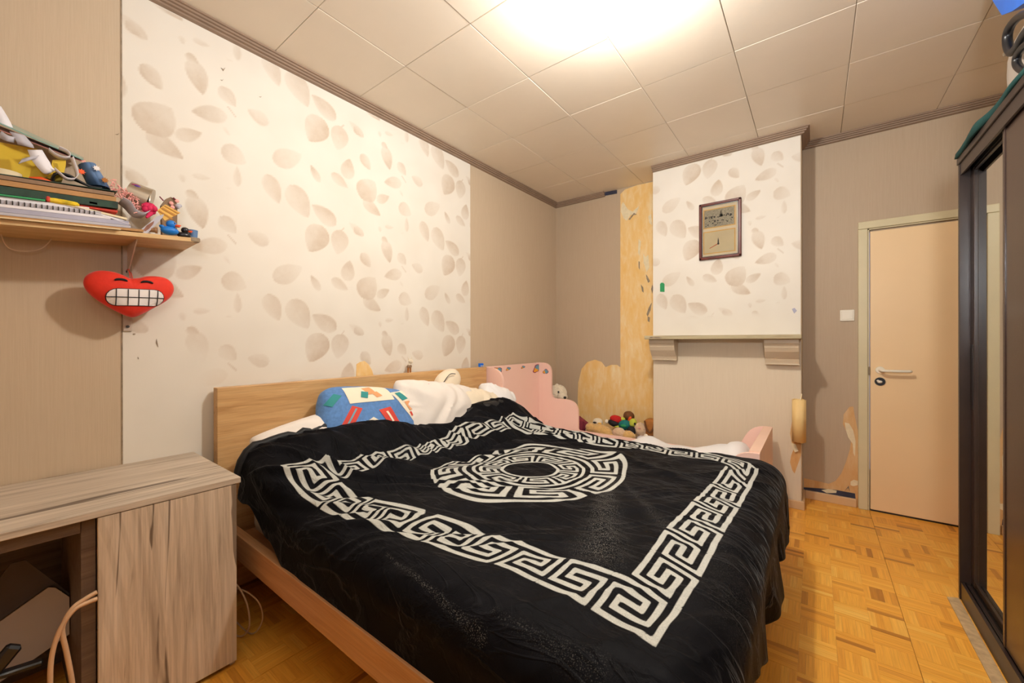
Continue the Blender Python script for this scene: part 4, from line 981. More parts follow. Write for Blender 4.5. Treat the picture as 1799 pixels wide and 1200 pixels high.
# photo card and striped card
pcd = NB(); q = [(-2.125,0.358,1.672),(-2.125,0.416,1.749),(-2.125,0.438,1.764),(-2.125,0.434,1.749),(-2.125,0.385,1.671)]; prism(pcd, q, (-.002, 0, 0)); pcd = tag(obj('photo_card', pcd, 'paperg'), 'grey photo card leaning at the shelf end in front of the ducks', 'card')
q = [(-2.123,0.375,1.684),(-2.123,0.385,1.705),(-2.123,0.395,1.716),(-2.123,0.407,1.728),(-2.123,0.404,1.714),(-2.123,0.392,1.693),(-2.123,0.381,1.681)]; bm = NB(); prism(bm, q, (-.001, 0, 0)); obj('printed_figure', bm, 'cork', pcd)
scd = NB(); q = [(-2.15,0.421,1.779),(-2.15,0.447,1.811),(-2.15,0.497,1.789),(-2.15,0.446,1.743)]; prism(scd, q, (-.002, 0, 0)); scd = tag(obj('striped_card', scd, 'stripe'), 'yellow card with darker stripes leaning above the ducks', 'card')
for a in ([(-2.148,0.428,1.782),(-2.148,0.472,1.758),(-2.148,0.468,1.752),(-2.148,0.425,1.777)], [(-2.148,0.439,1.797),(-2.148,0.483,1.775),(-2.148,0.478,1.769),(-2.148,0.433,1.791)], [(-2.148,0.446,1.806),(-2.148,0.493,1.785),(-2.148,0.489,1.781),(-2.148,0.443,1.803)]):
    bm = NB(); prism(bm, a, (-.001, 0, 0)); obj('stripe', bm, 'stripd', scd)
# small felt house plush
ph = thing('felt_figure', (-2.24, .50, 1.75), 'small brownish felt figure with pink petals behind the striped card', 'toy')
q = [(-2.22,0.45,1.824),(-2.22,0.465,1.855),(-2.22,0.48,1.867),(-2.22,0.496,1.862),(-2.22,0.503,1.834),(-2.22,0.501,1.684),(-2.22,0.453,1.672)]; bm = NB(); prism(bm, q, (-.03, 0, 0)); obj('felt_body', bm, 'kraftd', ph)
for a in ([(-2.215,0.481,1.839)][0], [(-2.215,0.485,1.823)][0], [(-2.215,0.5,1.854)][0]):
    bm = NB(); ell(bm, a, (.004, .008, .008)); obj('petal', bm, 'pinkp', ph, True)
bm = NB(); a, b = [(-2.215,0.442,1.857),(-2.215,0.455,1.842)]; tube(bm, [a, b], .0025, 6); obj('stick', bm, 'wine', ph)
bm = NB(); a, b = [(-2.215,0.487,1.865),(-2.215,0.498,1.856)]; tube(bm, [a, b], .003, 6); obj('stick', bm, 'wine', ph)
a = [(-2.215,0.506,1.834)][0]; bm = NB(); ell(bm, a, (.012, .011, .011), None, 12, 8, None, .006, 90); obj('pompom', bm, 'paperg', ph, True)
bm = NB(); a, b = [(-2.125,0.385,1.676),(-2.125,0.418,1.683)]; cyl(bm, (-2.14, a[1], SZ + .010), (-2.13, b[1] - .006, SZ + .010), .010, .010, 14); cyl(bm, (-2.13, b[1] - .006, SZ + .010), (-2.128, b[1], SZ + .010), .013, .013, 14)
tag(obj('wooden_knob', bm, 'brass', None, True), 'small brown wooden knob lying before the blue duck', 'knob')
def duck(c, s, body, label, grp=None):
    dd = thing('rubber_duck', c, label, 'toy', 'rubber ducks on the shelf end')
    c = Vector(c)
    bm = NB(); ell(bm, c + Vector((0, .0, .014)) * s, (.016 * s, .024 * s, .014 * s)); ell(bm, c + Vector((0, -.018, .022)) * s, (.008 * s, .010 * s, .006 * s), RX(-30)); obj('body', bm, body, dd, True)
    bm = NB(); ell(bm, c + Vector((0, .004, .036)) * s, (.013 * s, .014 * s, .013 * s)); h = obj('head', bm, body, dd, True)
    bm = NB(); ell(bm, c + Vector((.006, .019, .034)) * s, (.008 * s, .010 * s, .003 * s), RX(10)); ell(bm, c + Vector((.006, .018, .031)) * s, (.007 * s, .008 * s, .0025 * s), RX(-8)); obj('beak', bm, 'orange', h, True)
    bm = NB(); ell(bm, c + Vector((.011, .010, .040)) * s, (.0022 * s,) * 3, None, 8, 6); obj('eye', bm, 'blackp', h, True)
qd = [(-2.125,0.459,1.685),(-2.125,0.499,1.693)]
duck((-2.13, qd[0][1] - .002, SZ), 1.25, 'blued', 'blue rubber duck with an orange beak at the shelf end')
duck((-2.16, qd[1][1] + .012, SZ), 1.02, 'blackp', 'black rubber duck with an orange beak behind the blue duck')
bm = NB(); cyl(bm, (-2.20, .553, SZ), (-2.20, .553, SZ + .052), .014, .017, 20); tag(obj('blue_cup', bm, 'bluec', None, True), 'light blue small cup behind the black duck on the shelf', 'cup')

# ------------------------------------------------------------------ double bed
bd = thing('double_bed', (-1.25, 1.64, 0), 'oak veneer double bed under the black velvet blanket', 'bed')
bm = NB(); box(bm, (-2.325, .662, .03), (-2.272, 2.622, 1.018), .003, 2); obj('headboard', bm, 'oak', bd)
bm = NB(); box(bm, (-2.272, .665, .275), (-.20, .700, .387), .003, 2); obj('side_rail', bm, 'oakx', bd)
bm = NB(); box(bm, (-2.272, 2.585, .275), (-.20, 2.620, .387), .003, 2); obj('side_rail', bm, 'oakx', bd)
bm = NB(); box(bm, (-.235, .700, .05), (-.20, 2.585, .387), .003, 2); obj('foot_board', bm, 'oak', bd)
for yy in (.70, 2.53):
    bm = NB(); box(bm, (-.29, yy, 0), (-.236, yy + .055, .27), .003, 1); obj('leg', bm, 'oak', bd)
bm = NB(); box(bm, (-2.26, .72, .27), (-.24, 2.57, .30)); obj('slatted_base', bm, 'oakx', bd)
bm = NB(); box(bm, (-2.20, .775, .302), (-.245, 2.57, .46), .06, 4)
tag(obj('mattress', bm, 'mattress', None, True), 'pale mattress under the black blanket on the double bed', 'mattress')

# pillows
def cushion(bm, c, dims, rot, seed=0, wr=.02, n=34, cr=.13):
    """pillow: x thickness, y width, z height in local axes"""
    c = Vector(c); rs = random.Random(seed); off = Vector((rs.uniform(0, 9),) * 3)
    fr = []; bk = []
    for s in (1, -1):
        g = []
        for i in range(n + 1):
            row = []
            for j in range(n + 1):
                u, v = i / n * 2 - 1, j / n * 2 - 1
                e = (1 - u ** 4) * (1 - v ** 4); th = max(0, e) ** .5 * (.75 + .25 * (1 - u * u) * (1 - v * v))
                pin = 1 - .07 * (1 - abs(u)) * abs(v) ** 3
                py_ = u * (1 - .10 * (1 - abs(v) ** 2) * abs(u) ** 3 * 1.0); pz_ = v * (1 - .10 * (1 - abs(u) ** 2) * abs(v) ** 3)
                p = Vector((s * th * dims[0] / 2, py_ * dims[1] / 2, pz_ * dims[2] / 2))
                q = p * 7 + off
                w1 = noise.noise(Vector((q.y * 1.6 + 2 * noise.noise(q * .6), q.z * .5, s))) * wr
                rad = 1 - min(abs(u), abs(v)); ed = noise.noise(Vector((math.atan2(v, u) * 9, off.x, s))) * wr * .9 * max(abs(u), abs(v)) ** 3
                p.x += s * (w1 + ed) * min(1, e * 3)
                rc = 1 - cr * (u * u * v * v) - .03 * (u * u * v * v) ** 3; p.y *= rc; p.z *= rc
                row.append(rot @ p + c)
            g.append(row)
        fr.append(g)
    va = [[bm.verts.new(p) for p in row] for row in fr[0]]
    vb = [[va[i][j] if i in (0, n) or j in (0, n) else bm.verts.new(fr[1][i][j]) for j in range(n + 1)] for i in range(n + 1)]
    for i in range(n):
        for j in range(n):
            bm.faces.new((va[i][j], va[i + 1][j], va[i + 1][j + 1], va[i][j + 1]))
            f = (vb[i][j], vb[i][j + 1], vb[i + 1][j + 1], vb[i + 1][j])
            try: bm.faces.new(f)
            except ValueError: pass
    return fr[0]
I4 = Matrix.Identity(4)
bm = NB(); cushion(bm, (-2.10, 1.06, .69), (.22, .66, .36), RY(-30) @ RX(10), 1); tag(obj('pillow', bm, 'sheet', None, True), 'white pillow at the near corner of the bed below the denim-print one', 'pillow', 'bed pillows')
pbm = NB(); FR = cushion(pbm, (-2.09, 1.375, .770), (.22, .72, .46), RY(-24) @ RX(-9), 2, .012, 34, .22)
pbo = tag(obj('pillow', pbm, 'denim', None, True), 'blue denim-print pillow with red and cream patches', 'pillow', 'bed pillows')
def pprint(u0, v0, w_, h_, ang, mat, nm, par, lift=.003, k=6):
    """printed patch lying on the pillow front, u,v in grid -1..1"""
    bm = NB(); n = 34; ca, sa = math.cos(math.radians(ang)), math.sin(math.radians(ang)); g = []
    for i in range(k + 1):
        row = []
        for j in range(k + 1):
            a, b = (i / k - .5) * w_, (j / k - .5) * h_; u = u0 + a * ca - b * sa; v = v0 + a * sa + b * ca
            fi, fj = min(n - .01, max(0, (u + 1) / 2 * n)), min(n - .01, max(0, (v + 1) / 2 * n)); i0, j0 = int(fi), int(fj); s, t = fi - i0, fj - j0
            p = FR[i0][j0].lerp(FR[i0 + 1][j0], s).lerp(FR[i0][j0 + 1].lerp(FR[i0 + 1][j0 + 1], s), t)
            row.append(bm.verts.new(p + Vector((lift, -lift * .4, lift * .6))))
        g.append(row)
    for i in range(k):
        for j in range(k): bm.faces.new((g[i][j], g[i + 1][j], g[i + 1][j + 1], g[i][j + 1]))
    return obj(nm, bm, mat, par, True)
pprint(-.16, .62, .80, .52, 10, 'creampr', 'cream_print', pbo); pprint(-.14, .70, .16, .24, 20, 'orangepr', 'orange_print', pbo, .005, 3); pprint(-.24, .56, .12, .20, -10, 'tealpr', 'teal_print', pbo, .005, 3); pprint(-.02, .58, .12, .16, 30, 'orangepr', 'orange_print', pbo, .005, 3)
pprint(.58, .35, .34, .86, 28, 'creampr', 'cream_print', pbo); pprint(.46, .58, .16, .26, 30, 'tealpr', 'teal_print', pbo, .005, 3); pprint(.60, .30, .12, .26, 20, 'orangepr', 'orange_print', pbo, .005, 3); pprint(.66, .08, .14, .12, 20, 'redpr', 'red_print', pbo, .005, 3)
pprint(-.50, -.05, .18, .56, -22, 'redpr', 'red_print', pbo); pprint(-.49, -.02, .03, .40, -22, 'bluepr', 'blue_print', pbo, .005, 3)
pprint(.16, -.05, .22, .50, 22, 'redpr', 'red_print', pbo); pprint(.16, -.06, .04, .34, 22, 'creampr', 'cream_print', pbo, .005, 3)
pprint(-.14, -.28, .34, .34, 45, 'creampr', 'cream_print', pbo); pprint(-.78, .42, .16, .34, -30, 'tealpr', 'teal_print', pbo)
bm = NB(); cushion(bm, (-2.07, 1.875, .755), (.24, .76, .46), RY(-20) @ RX(-10), 3, .03); tag(obj('pillow', bm, 'sheet', None, True), 'large plump white pillow to the right of the denim-print pillow', 'pillow', 'bed pillows')
bm = NB(); cushion(bm, (-2.06, 2.26, .70), (.22, .66, .40), RY(-26) @ RX(-14), 4, .026); tag(obj('pillow', bm, 'cream', None, True), 'cream ribbed pillow right of the large white pillow', 'pillow', 'bed pillows')
bm = NB(); cushion(bm, (-2.06, 2.52, .69), (.20, .42, .42), RY(-24) @ RX(-20), 5, .03); tag(obj('pillow', bm, 'sheet2', None, True), 'bright white pillow beside the pink bed end', 'pillow', 'bed pillows')
# cap on the pillows
cp_ = thing('baseball_cap', (-2.18, 2.08, .86), 'cream cap with a dark cord lying on the pillows against the headboard', 'cap')
bm = NB(); ell(bm, (-2.20, 2.09, .935), (.065, .125, .088), RX(24), 24, 16, .9); obj('cap_crown', bm, 'cream', cp_, True)
bm = NB(); ell(bm, (-2.17, 1.95, .885), (.07, .11, .018), RX(20), 20, 10); obj('cap_brim', bm, 'cream', cp_, True)
bm = NB(); tube(bm, spline([(-2.128,1.944,0.915),(-2.128,1.988,0.948),(-2.128,2.022,0.982),(-2.128,2.056,1.001),(-2.128,2.102,0.998)], 6), .003, 8); obj('cap_cord', bm, 'ink', cp_, True)
ty = thing('pink_soft_toy', (-2.08, 1.80, .86), 'small pink and blue soft toy wedged between the white pillows', 'toy')
q = [(-2.06,1.781,0.942),(-2.06,1.846,0.902)]
bm = NB(); ell(bm, q[1], (.03, .040, .034), None, 16, 10, None, .008, 30); obj('body', bm, plain('rose_plush', srgb(236, 160, 172), .8, .2, 20), ty, True)
bm = NB(); ell(bm, q[0], (.022, .026, .022)); obj('ear', bm, plain('rose_plush_ear', srgb(230, 110, 140), .8, .2, 20), ty, True)
bm = NB(); ell(bm, (q[1][0] + .02, q[1][1] + .004, q[1][2] + .026), (.018, .022, .012)); obj('blue_tuft', bm, 'bluepr', ty, True)
bm = NB(); ell(bm, (q[1][0] + .028, q[1][1] - .012, q[1][2] + .004), (.006, .012, .009)); obj('eye', bm, 'blackp', ty, True)
# figurine and blue box on the headboard
FS = 1.0
fg = thing('animal_figurine', (-2.30, 1.85, 1.018), 'tiny cream animal figurine standing on the headboard', 'figurine')
fy = [(-2.3,1.816,1.077)][0][1]
bm = NB(); ell(bm, (-2.30, fy, 1.062), (.013, .021, .014)); obj('body', bm, 'kraftd', fg, True)
for dy, dx in ((-.011, -.004), (-.009, .005), (.011, -.004), (.009, .005)):
    bm = NB(); cyl(bm, (-2.30 + dx, fy + dy, 1.018), (-2.30 + dx, fy + dy, 1.056), .0032, .004, 8); obj('leg', bm, 'brownp', fg, True)
bm = NB(); ell(bm, (-2.292, fy + .006, 1.098), (.013, .018, .016)); tube(bm, [(-2.30, fy - .004, 1.066), (-2.297, fy + .002, 1.090)], .009, 8); h_ = obj('head', bm, 'fur', fg, True)
for dy in (-.006, .014):
    bm = NB(); tube(bm, [(-2.296, fy + dy, 1.108), (-2.298, fy + dy * 1.6 - .004, 1.130)], [.004, .0015], 6); obj('antler', bm, 'fur', h_)
fy = [(-2.3,2.581,1.041)][0][1]
bm = NB(); box(bm, (-2.315, fy - .022, 1.0182), (-2.285, fy + .018, 1.050), .003, 1); bx_ = tag(obj('blue_box', bm, 'bluep'), 'tiny dark blue box on the right end of the headboard', 'box')
bm = NB(); box(bm, (-2.284, fy - .022, 1.024), (-2.283, fy + .018, 1.030)); obj('white_band', bm, 'white', bx_)

# ------------------------------------------------------------------ pink toddler bed behind
pk = thing('toddler_bed', (-1.27, 3.08, 0), 'pink toddler bed with stepped side boards along the far wall', 'bed')
def rpoly(pts, rads, n=7):
    """rounded polygon in 2D"""
    out = []
    N = len(pts)
    for i in range(N):
        p = Vector(pts[i]).to_2d() if len(pts[i]) > 2 else Vector(pts[i]); a = Vector(pts[i - 1]); b = Vector(pts[(i + 1) % N]); r = rads[i]
        if r <= 0: out.append((p.x, p.y)); continue
        da, db = (a - p).normalized(), (b - p).normalized()
        p0, p1 = p + da * r, p + db * r
        for k in range(n + 1):
            t = k / n; q = p0 * (1 - t) ** 2 + p * 2 * t * (1 - t) + p1 * t * t; out.append((q.x, q.y))
    return out
hb_ = [(-2.325, .04), (-.25, .04), (-.25, .605), (-.36, .605), (-.50, .40), (-1.84, .38), (-1.84, .500), (-2.14, .66), (-2.14, .995), (-2.325, .995)]
side = rpoly([(-2.325, .04), (-.25, .04), (-.25, .605), (-.38, .605), (-.50, .37), (-1.838, .37), (-1.838, .66), (-2.142, .66), (-2.142, 1.018), (-2.325, 1.018)],
             [0, 0, .0, .09, .10, .02, .13, .06, .11, 0])
bm = NB(); prism(bm, [(x, 3.500, z) for x, z in side], (0, -.022, 0)); obj('side_board', bm, 'pink', pk)
side2 = rpoly([(-2.325, .04), (-.25, .04), (-.25, .600), (-.37, .600), (-.46, .37), (-1.838, .37), (-1.838, .60), (-2.105, .64), (-2.105, 1.010), (-2.325, 1.010)],
             [0, 0, .0, .09, .06, .02, .13, .06, .15, 0])
bm = NB(); prism(bm, [(x, 2.640, z) for x, z in side2], (0, .024, 0)); obj('side_board', bm, 'pink', pk)
hb3 = NB(); box(hb3, (-2.325, 2.664, .05), (-2.295, 3.478, 1.016), .004, 2); hdp = obj('head_panel', hb3, 'pink', pk)
bm = NB(); prism(bm, [(-.305, 2.664, .05), (-.25, 2.664, .05), (-.25, 2.664, .605), (-.305, 2.664, .605)], (0, .814, 0)); obj('foot_panel', bm, 'peach', pk)
bm = NB(); box(bm, (-2.29, 2.665, .20), (-.31, 3.477, .235)); obj('bed_base', bm, 'pink', pk)
# cloud decals on head panel / side board
def cloud(c, s, ax, tilt=0):
    """ax: 'x' on plane x=const (coords y,z); 'y' on plane y"""
    lobes = [(-.9, -.25, .32), (-.45, .05, .42), (.1, .35, .58), (.6, .0, .45), (.2, -.3, .4), (-.4, -.35, .3)]
    ca, sa = math.cos(math.radians(tilt)), math.sin(math.radians(tilt))
    def hull(sc_, sel=None):
        P2 = []
        for k in range(40):
            a = 2 * PI * k / 40; best = 0
            for lx, ly, lr in lobes:
                if sel == 'r' and lx < -.2: continue
                if sel == 'l' and lx > -.2: continue
                for q in range(24):
                    b = 2 * PI * q / 24; x_, y_ = lx + lr * math.cos(b), ly + lr * math.sin(b)
                    if sel == 'r': x_ -= .15
                    if sel == 'l': x_ += .6; y_ += .15
                    an = math.atan2(y_, x_); dd_ = abs((an - a + PI) % (2 * PI) - PI)
                    if dd_ < .12: best = max(best, math.hypot(x_, y_))
            ox, oy = (.15, 0) if sel == 'r' else (-.6, -.15) if sel == 'l' else (0, 0)
            if best == 0: best = .3
            x_, y_ = ox + best * math.cos(a) * sc_, oy + best * math.sin(a) * sc_
            P2.append((s * (x_ * ca - y_ * sa), s * (x_ * sa + y_ * ca)))
        return P2
    for k, (sc_, mt_, nm, sel) in enumerate(((1.12, 'mapr', 'cloud_outline', None), (.92, 'yelpr', 'cloud_amber', 'l'), (.92, 'bluepr', 'cloud_blue', 'r'))):
        bm = NB(); e = .0008 * (k + 1)
        if ax == 'x': prism(bm, [(c[0] + e, c[1] + a * 2.1, c[2] + b) for a, b in hull(sc_, sel)], (.0006, 0, 0))
        else: prism(bm, [(c[0] + a, c[1] - e, c[2] + b) for a, b in hull(sc_, sel)], (0, -.0006, 0))
        obj(nm, bm, mt_, hdp)
q = [(-2.295,2.96,0.981),(-2.295,3.198,0.984),(-2.295,3.462,0.959)]; cloud(q[0], .016, 'x', 25); cloud(q[1], .014, 'x', 20); cloud(q[2], .040, 'x', 28)
q = [(-2.208,3.478,0.926)]; cloud(q[0], .028, 'y', 0)
q = [(-2.295,2.807,0.979)]; cloud(q[0], .026, 'x', -45)

# toddler duvet: heightfield
nx_, ny_ = 90, 50
xs = np.linspace(-2.27, -.315, nx_); ysx = np.linspace(2.68, 3.46, ny_)
X, Yg = np.meshgrid(xs, ysx, indexing='ij')
Zd = np.zeros_like(X)
for i in range(nx_):
    for j in range(ny_):
        x, y = X[i, j], Yg[i, j]
        e = min(1, (min(x + 2.27, -.315 - x) + .004) / .10); f = min(1, (min(y - 2.68, 3.46 - y) + .004) / .10)
        z = .26 + .09 * math.sqrt(max(0, 1 - (1 - e) ** 2)) * math.sqrt(max(0, 1 - (1 - f) ** 2)) + .03 * noise.noise(Vector((x * 3, y * 3, 0)))
        z += .13 * math.exp(-((x + .50) / .17) ** 2) * math.exp(-((y - 3.25) / .30) ** 2) * min(1, e * 1.2) * min(1, f * 1.2) + .07 * math.exp(-((x + .85) / .25) ** 2 - ((y - 3.2) / .25) ** 2)
        z += .012 * noise.noise(Vector((x * 9 + y * 4, y * 7, 3)))
        if -.5 < x: z += .05 * math.exp(-((x + .40) / .10) ** 2) * f
        z += .085 * math.exp(-((x + 1.13) / .12) ** 2 - ((y - 3.36) / .10) ** 2)
        Zd[i, j] = z
P = np.stack([X.ravel(), Yg.ravel(), Zd.ravel()], 1)
o = gridmesh('white_duvet', nx_, ny_, P, {}, 'sheet2', None, (-1.3, 3.07, .24)); s = o.modifiers.new('t', 'SOLIDIFY'); s.thickness = .05
tag(o, 'rumpled white duvet on the pink toddler bed', 'duvet')

# ------------------------------------------------------------------ toys behind the pink bed
bm = NB(); box(bm, (-2.02, 3.53, 0), (-1.175, 3.90, .30), .01, 2)
bn = tag(obj('storage_chest', bm, 'cardb'), 'low pale chest behind the pink bed carrying the soft toys', 'chest')
br_ = thing('polar_bear_plush', (-2.17, 3.70, 0), 'cream polar bear plush with a red scarf behind the pink bed', 'toy')
hc = Vector((-2.185, 3.68, .685))
bm = NB(); ell(bm, (-2.19, 3.71, .30), (.13, .15, .30), None, 24, 16, None, .02, 12); obj('body', bm, 'fur', br_, True)
bm = NB(); ell(bm, hc, (.098, .092, .095), None, 24, 16, None, .008, 30); ell(bm, hc + Vector((.082, -.050, -.024)), (.062, .054, .046), RZ(-30), 20, 12); h_ = obj('head', bm, 'fur', br_, True)
bm = NB(); ell(bm, hc + Vector((.136, -.088, -.026)), (.016, .014, .014)); obj('nose', bm, 'blackp', h_, True)
bm = NB(); ell(bm, hc + Vector((.056, -.082, .026)), (.010, .008, .010)); obj('eye', bm, 'blackp', h_, True)
bm = NB(); ell(bm, hc + Vector((-.03, .03, .075)), (.022, .016, .024)); obj('ear', bm, 'fur', h_, True)
bm = NB()
tube(bm, [(hc.x + .07 * math.cos(a * PI / 10), hc.y + .02 + .07 * math.sin(a * PI / 10), hc.z - .092) for a in range(21)], .020, 8); obj('scarf', bm, 'redp', br_, True)
bm = NB(); ell(bm, (-2.06, 3.66, .52), (.05, .045, .075), RY(50)); obj('arm', bm, 'fur', br_, True)
ZT = .30
def toy(name, label, parts, cat='toy'):
    """parts: (partname, mat, centre, radii, rot)"""
    c0 = parts[0][2]
    t = thing(name, (c0[0], c0[1], ZT), label, cat)
    for nm, mat_, c, r, ro in parts:
        bm = NB(); ell(bm, c, r, ro, 16, 10, None, min(r) * .12, 25); obj(nm, bm, mat_, t, True)
    return t
def Tq(x, z, y=3.68): return (x, y, z)
toy('tan_dog_plush', 'tan plush dog lying flat in front of the other soft toys', [('body', 'tan', (-1.66, 3.62, .365), (.13, .06, .060), RY(12)), ('head', 'tan', (-1.77, 3.60, .385), (.05, .045, .048), None), ('paw', 'tan', (-1.56, 3.58, .335), (.045, .03, .03), None)])
toy('tan_bear_plush', 'tan and beige bear plush lying at the right of the plush dog', [('body', 'tanl', (-1.47, 3.61, .365), (.07, .05, .055), RY(20)), ('head', 'tan', (-1.38, 3.60, .355), (.062, .05, .052), None), ('paw', 'tan', (-1.31, 3.58, .325), (.03, .03, .022), None)])
toy('dark_eyed_plush', 'small cream plush with dark glasses above the tan dog', [('head', 'fur', (-1.735, 3.70, .425), (.05, .045, .045), None), ('glasses', 'blackp', (-1.745, 3.65, .430), (.020, .010, .010), None), ('muzzle', 'stripe', (-1.695, 3.655, .425), (.022, .012, .010), None), ('ear', 'fur', (-1.80, 3.68, .385), (.03, .03, .03), None)])
toy('red_car_plush', 'red and black plush vehicle in the middle of the toy heap', [('body', 'redp', (-1.555, 3.74, .47), (.065, .05, .040), RY(10)), ('belly', 'blackf', (-1.57, 3.72, .435), (.065, .05, .035), RY(10)), ('tail', 'white', (-1.64, 3.70, .445), (.018, .018, .022), None)])
toy('brown_toucan_plush', 'dark brown plush with an orange beak at the top of the toy heap', [('head', 'brownk', (-1.455, 3.80, .505), (.055, .045, .050), None), ('beak', 'orange', (-1.425, 3.75, .485), (.016, .014, .030), RY(20))])
toy('teal_turtle_plush', 'teal plush with lime green feet among the soft toys', [('shell', 'teal', (-1.455, 3.70, .435), (.062, .05, .048), RY(-10)), ('leaf_print', 'green', (-1.45, 3.652, .435), (.03, .008, .014), None), ('foot', 'lime', (-1.375, 3.70, .465), (.036, .03, .042), RY(15)), ('foot', 'lime', (-1.49, 3.74, .475), (.025, .02, .024), None), ('foot', 'lime', (-1.53, 3.70, .41), (.04, .02, .014), None)])
toy('navy_boot_plush', 'dark navy rounded plush below the lime green foot', [('body', 'blackf', (-1.375, 3.66, .395), (.04, .035, .045), None)])
toy('beige_cat_plush', 'beige plush with small dark ears at the right of the heap', [('body', 'tanl', (-1.305, 3.70, .41), (.055, .05, .065), None), ('ear', 'blackf', (-1.35, 3.68, .462), (.010, .010, .012), None), ('muzzle', 'pinkp', (-1.295, 3.648, .435), (.014, .008, .006), None)])
bm = NB(); ell(bm, (-1.225, 3.62, .36), (.026, .015, .036), None, 16, 10)
tag(obj('white_egg_toy', bm, 'white', None, True), 'white egg-shaped toy beside the brown bag', 'toy')
wn = NB(); box(wn, (-2.00, 3.60, ZT), (-1.86, 3.70, .45), .03, 3, RX(0)); prism(wn, [(-1.99, 3.64, .42), (-1.85, 3.64, .35), (-1.83, 3.64, .41), (-1.93, 3.64, .47)], (0, .05, 0))
tag(obj('wine_cloth_bag', wn, 'wine', None), 'wine-red cloth bag next to the stepped end of the pink bed', 'bag')
hbg = thing('brown_handbag', (-1.18, 3.74, .34), 'brown suede handbag with a curved strap against the chimney', 'bag')
bm = NB(); box(bm, (-1.272, 3.70, .361), (-1.165, 3.82, .51), .02, 3); obj('bag_body', bm, 'brownp', hbg, True)
bm = NB(); tube(bm, spline([(-1.262, 3.692, .50), (-1.245, 3.685, .44), (-1.215, 3.684, .40), (-1.185, 3.685, .43), (-1.170, 3.69, .49)], 6), .009, 8); obj('strap', bm, 'brownk', hbg, True)
bm = NB(); box(bm, (-1.31, 3.60, .300), (-1.168, 3.86, .318)); tag(obj('pink_book', bm, 'rose'), 'crimson book lying flat under the brown handbag', 'book')
bm = NB(); box(bm, (-1.305, 3.60, .319), (-1.168, 3.86, .345)); tag(obj('lilac_book', bm, 'lav'), 'lilac book on top of the crimson one under the handbag', 'book')
bm = NB(); box(bm, (-1.300, 3.60, .346), (-1.19, 3.84, .360), .002, 1); tag(obj('white_papers', bm, 'paper'), 'white papers between the lilac book and the handbag', 'paper')

# ------------------------------------------------------------------ the black velvet blanket
def T(x, y):
    """rest surface (numpy)"""
    prof = .85 + .15 * ss(.7, 1.0, y) - .42 * ss(1.25, 1.7, y) + .38 * ss(1.85, 2.2, y)
    return .60 + .18 * (1 - ss(-1.98, -1.5, x)) * prof
CP = [(-0.264,0.837,113,0),(-0.428,0.870,102,0),(-0.737,0.879,82,0),(-1.006,0.835,62,0),(-0.758,0.875,81,0),(-1.256,0.801,42,0),(-1.506,0.766,22,0),(-1.630,0.750,12,0),(-1.811,0.751,0,0),(-0.401,1.056,104,9.5),(-0.404,1.386,104,29.5),(-0.386,1.683,104,49.5),(-0.374,1.982,104,69.5),(-0.364,2.283,104,79.5),(-0.584,1.033,91,9),(-0.858,1.018,72,9),(-0.885,1.022,71,9),(-1.105,1.001,52,9),(-1.172,0.998,51,9),(-1.405,0.931,31,9),(-1.614,0.915,12,9),(-0.246,1.156,113,19.5),(-0.239,1.461,113,39.5),(-0.232,1.763,113,59.5),(-0.224,2.033,113,79.5),(-0.222,2.296,113,89),(-0.547,2.458,92,89),(-0.685,2.446,82,89),(-0.829,2.450,72,89),(-0.998,2.464,62,89),(-1.155,2.461,52,89),(-1.308,2.470,42,89),(-1.456,2.490,32,89),(-1.594,2.479,22,89),(-1.727,2.307,2,89),(-0.535,2.314,91,80),(-0.841,2.327,69,80),(-1.108,2.240,50,80),(-1.276,2.293,38,80),(-1.720,1.375,0,40),(-1.796,1.824,0,59),(-1.741,2.141,0,78),(-1.658,1.367,9,40),(-1.671,1.827,9,62),(-1.133,1.636,56.5,44.5),(-1.232,1.550,50.3,39.1),(-1.025,1.708,63.3,49),(-1.495,1.310,34.6,24.8),(-0.734,1.883,81.6,60),(-1.409,1.998,38.6,68),(-0.942,1.258,69.8,18.2)]
u_ = .0155
cp = np.array(CP, float)
# affine + thin plate displacement: cloth coordinates (a,b) in stroke units as function of flat (x,y)
def tps_fit(P, V, lam=2e-4):
    n = len(P); d = np.hypot(P[:, None, 0] - P[None, :, 0], P[:, None, 1] - P[None, :, 1]) + 1e-9
    K = d * d * np.log(d) + lam * np.eye(n); Q = np.c_[np.ones(n), P]
    A = np.block([[K, Q], [Q.T, np.zeros((3, 3))]]); return np.linalg.solve(A, np.r_[V, np.zeros((3, V.shape[1]))])
def tps_eval(P, W, X):
    out = np.zeros((len(X), W.shape[1]))
    for k in range(0, len(X), 20000):
        Z = X[k:k + 20000]; d = np.hypot(Z[:, None, 0] - P[None, :, 0], Z[:, None, 1] - P[None, :, 1]) + 1e-9
        out[k:k + 20000] = (d * d * np.log(d)) @ W[:-3] + np.c_[np.ones(len(Z)), Z] @ W[-3:]
    return out
W = tps_fit(cp[:, :2], cp[:, 2:])
st = .0062
U = np.arange(-2.05, .14, st); V = np.arange(.505, 2.80, st)
UU, VV = np.meshgrid(U, V, indexing='ij'); nU, nV = len(U), len(V)
XE, YE, YF, RR = -.24, .80, 2.47, .12
def over(s, r):
    """horizontal advance and drop after arc length s over an edge of radius r"""
    a = np.minimum(s / r, PI / 2); h = r * np.sin(a); d = r * (1 - np.cos(a)); rest = np.maximum(s - r * PI / 2, 0)
    return h, d + rest, rest
sx = np.maximum(UU - XE, 0) * (.62 + .38 * ss(1.0, 1.5, VV)); sy = np.maximum(YE - VV, 0)
s = np.hypot(sx, sy) + 1e-9
h, dz, rest = over(s, RR)
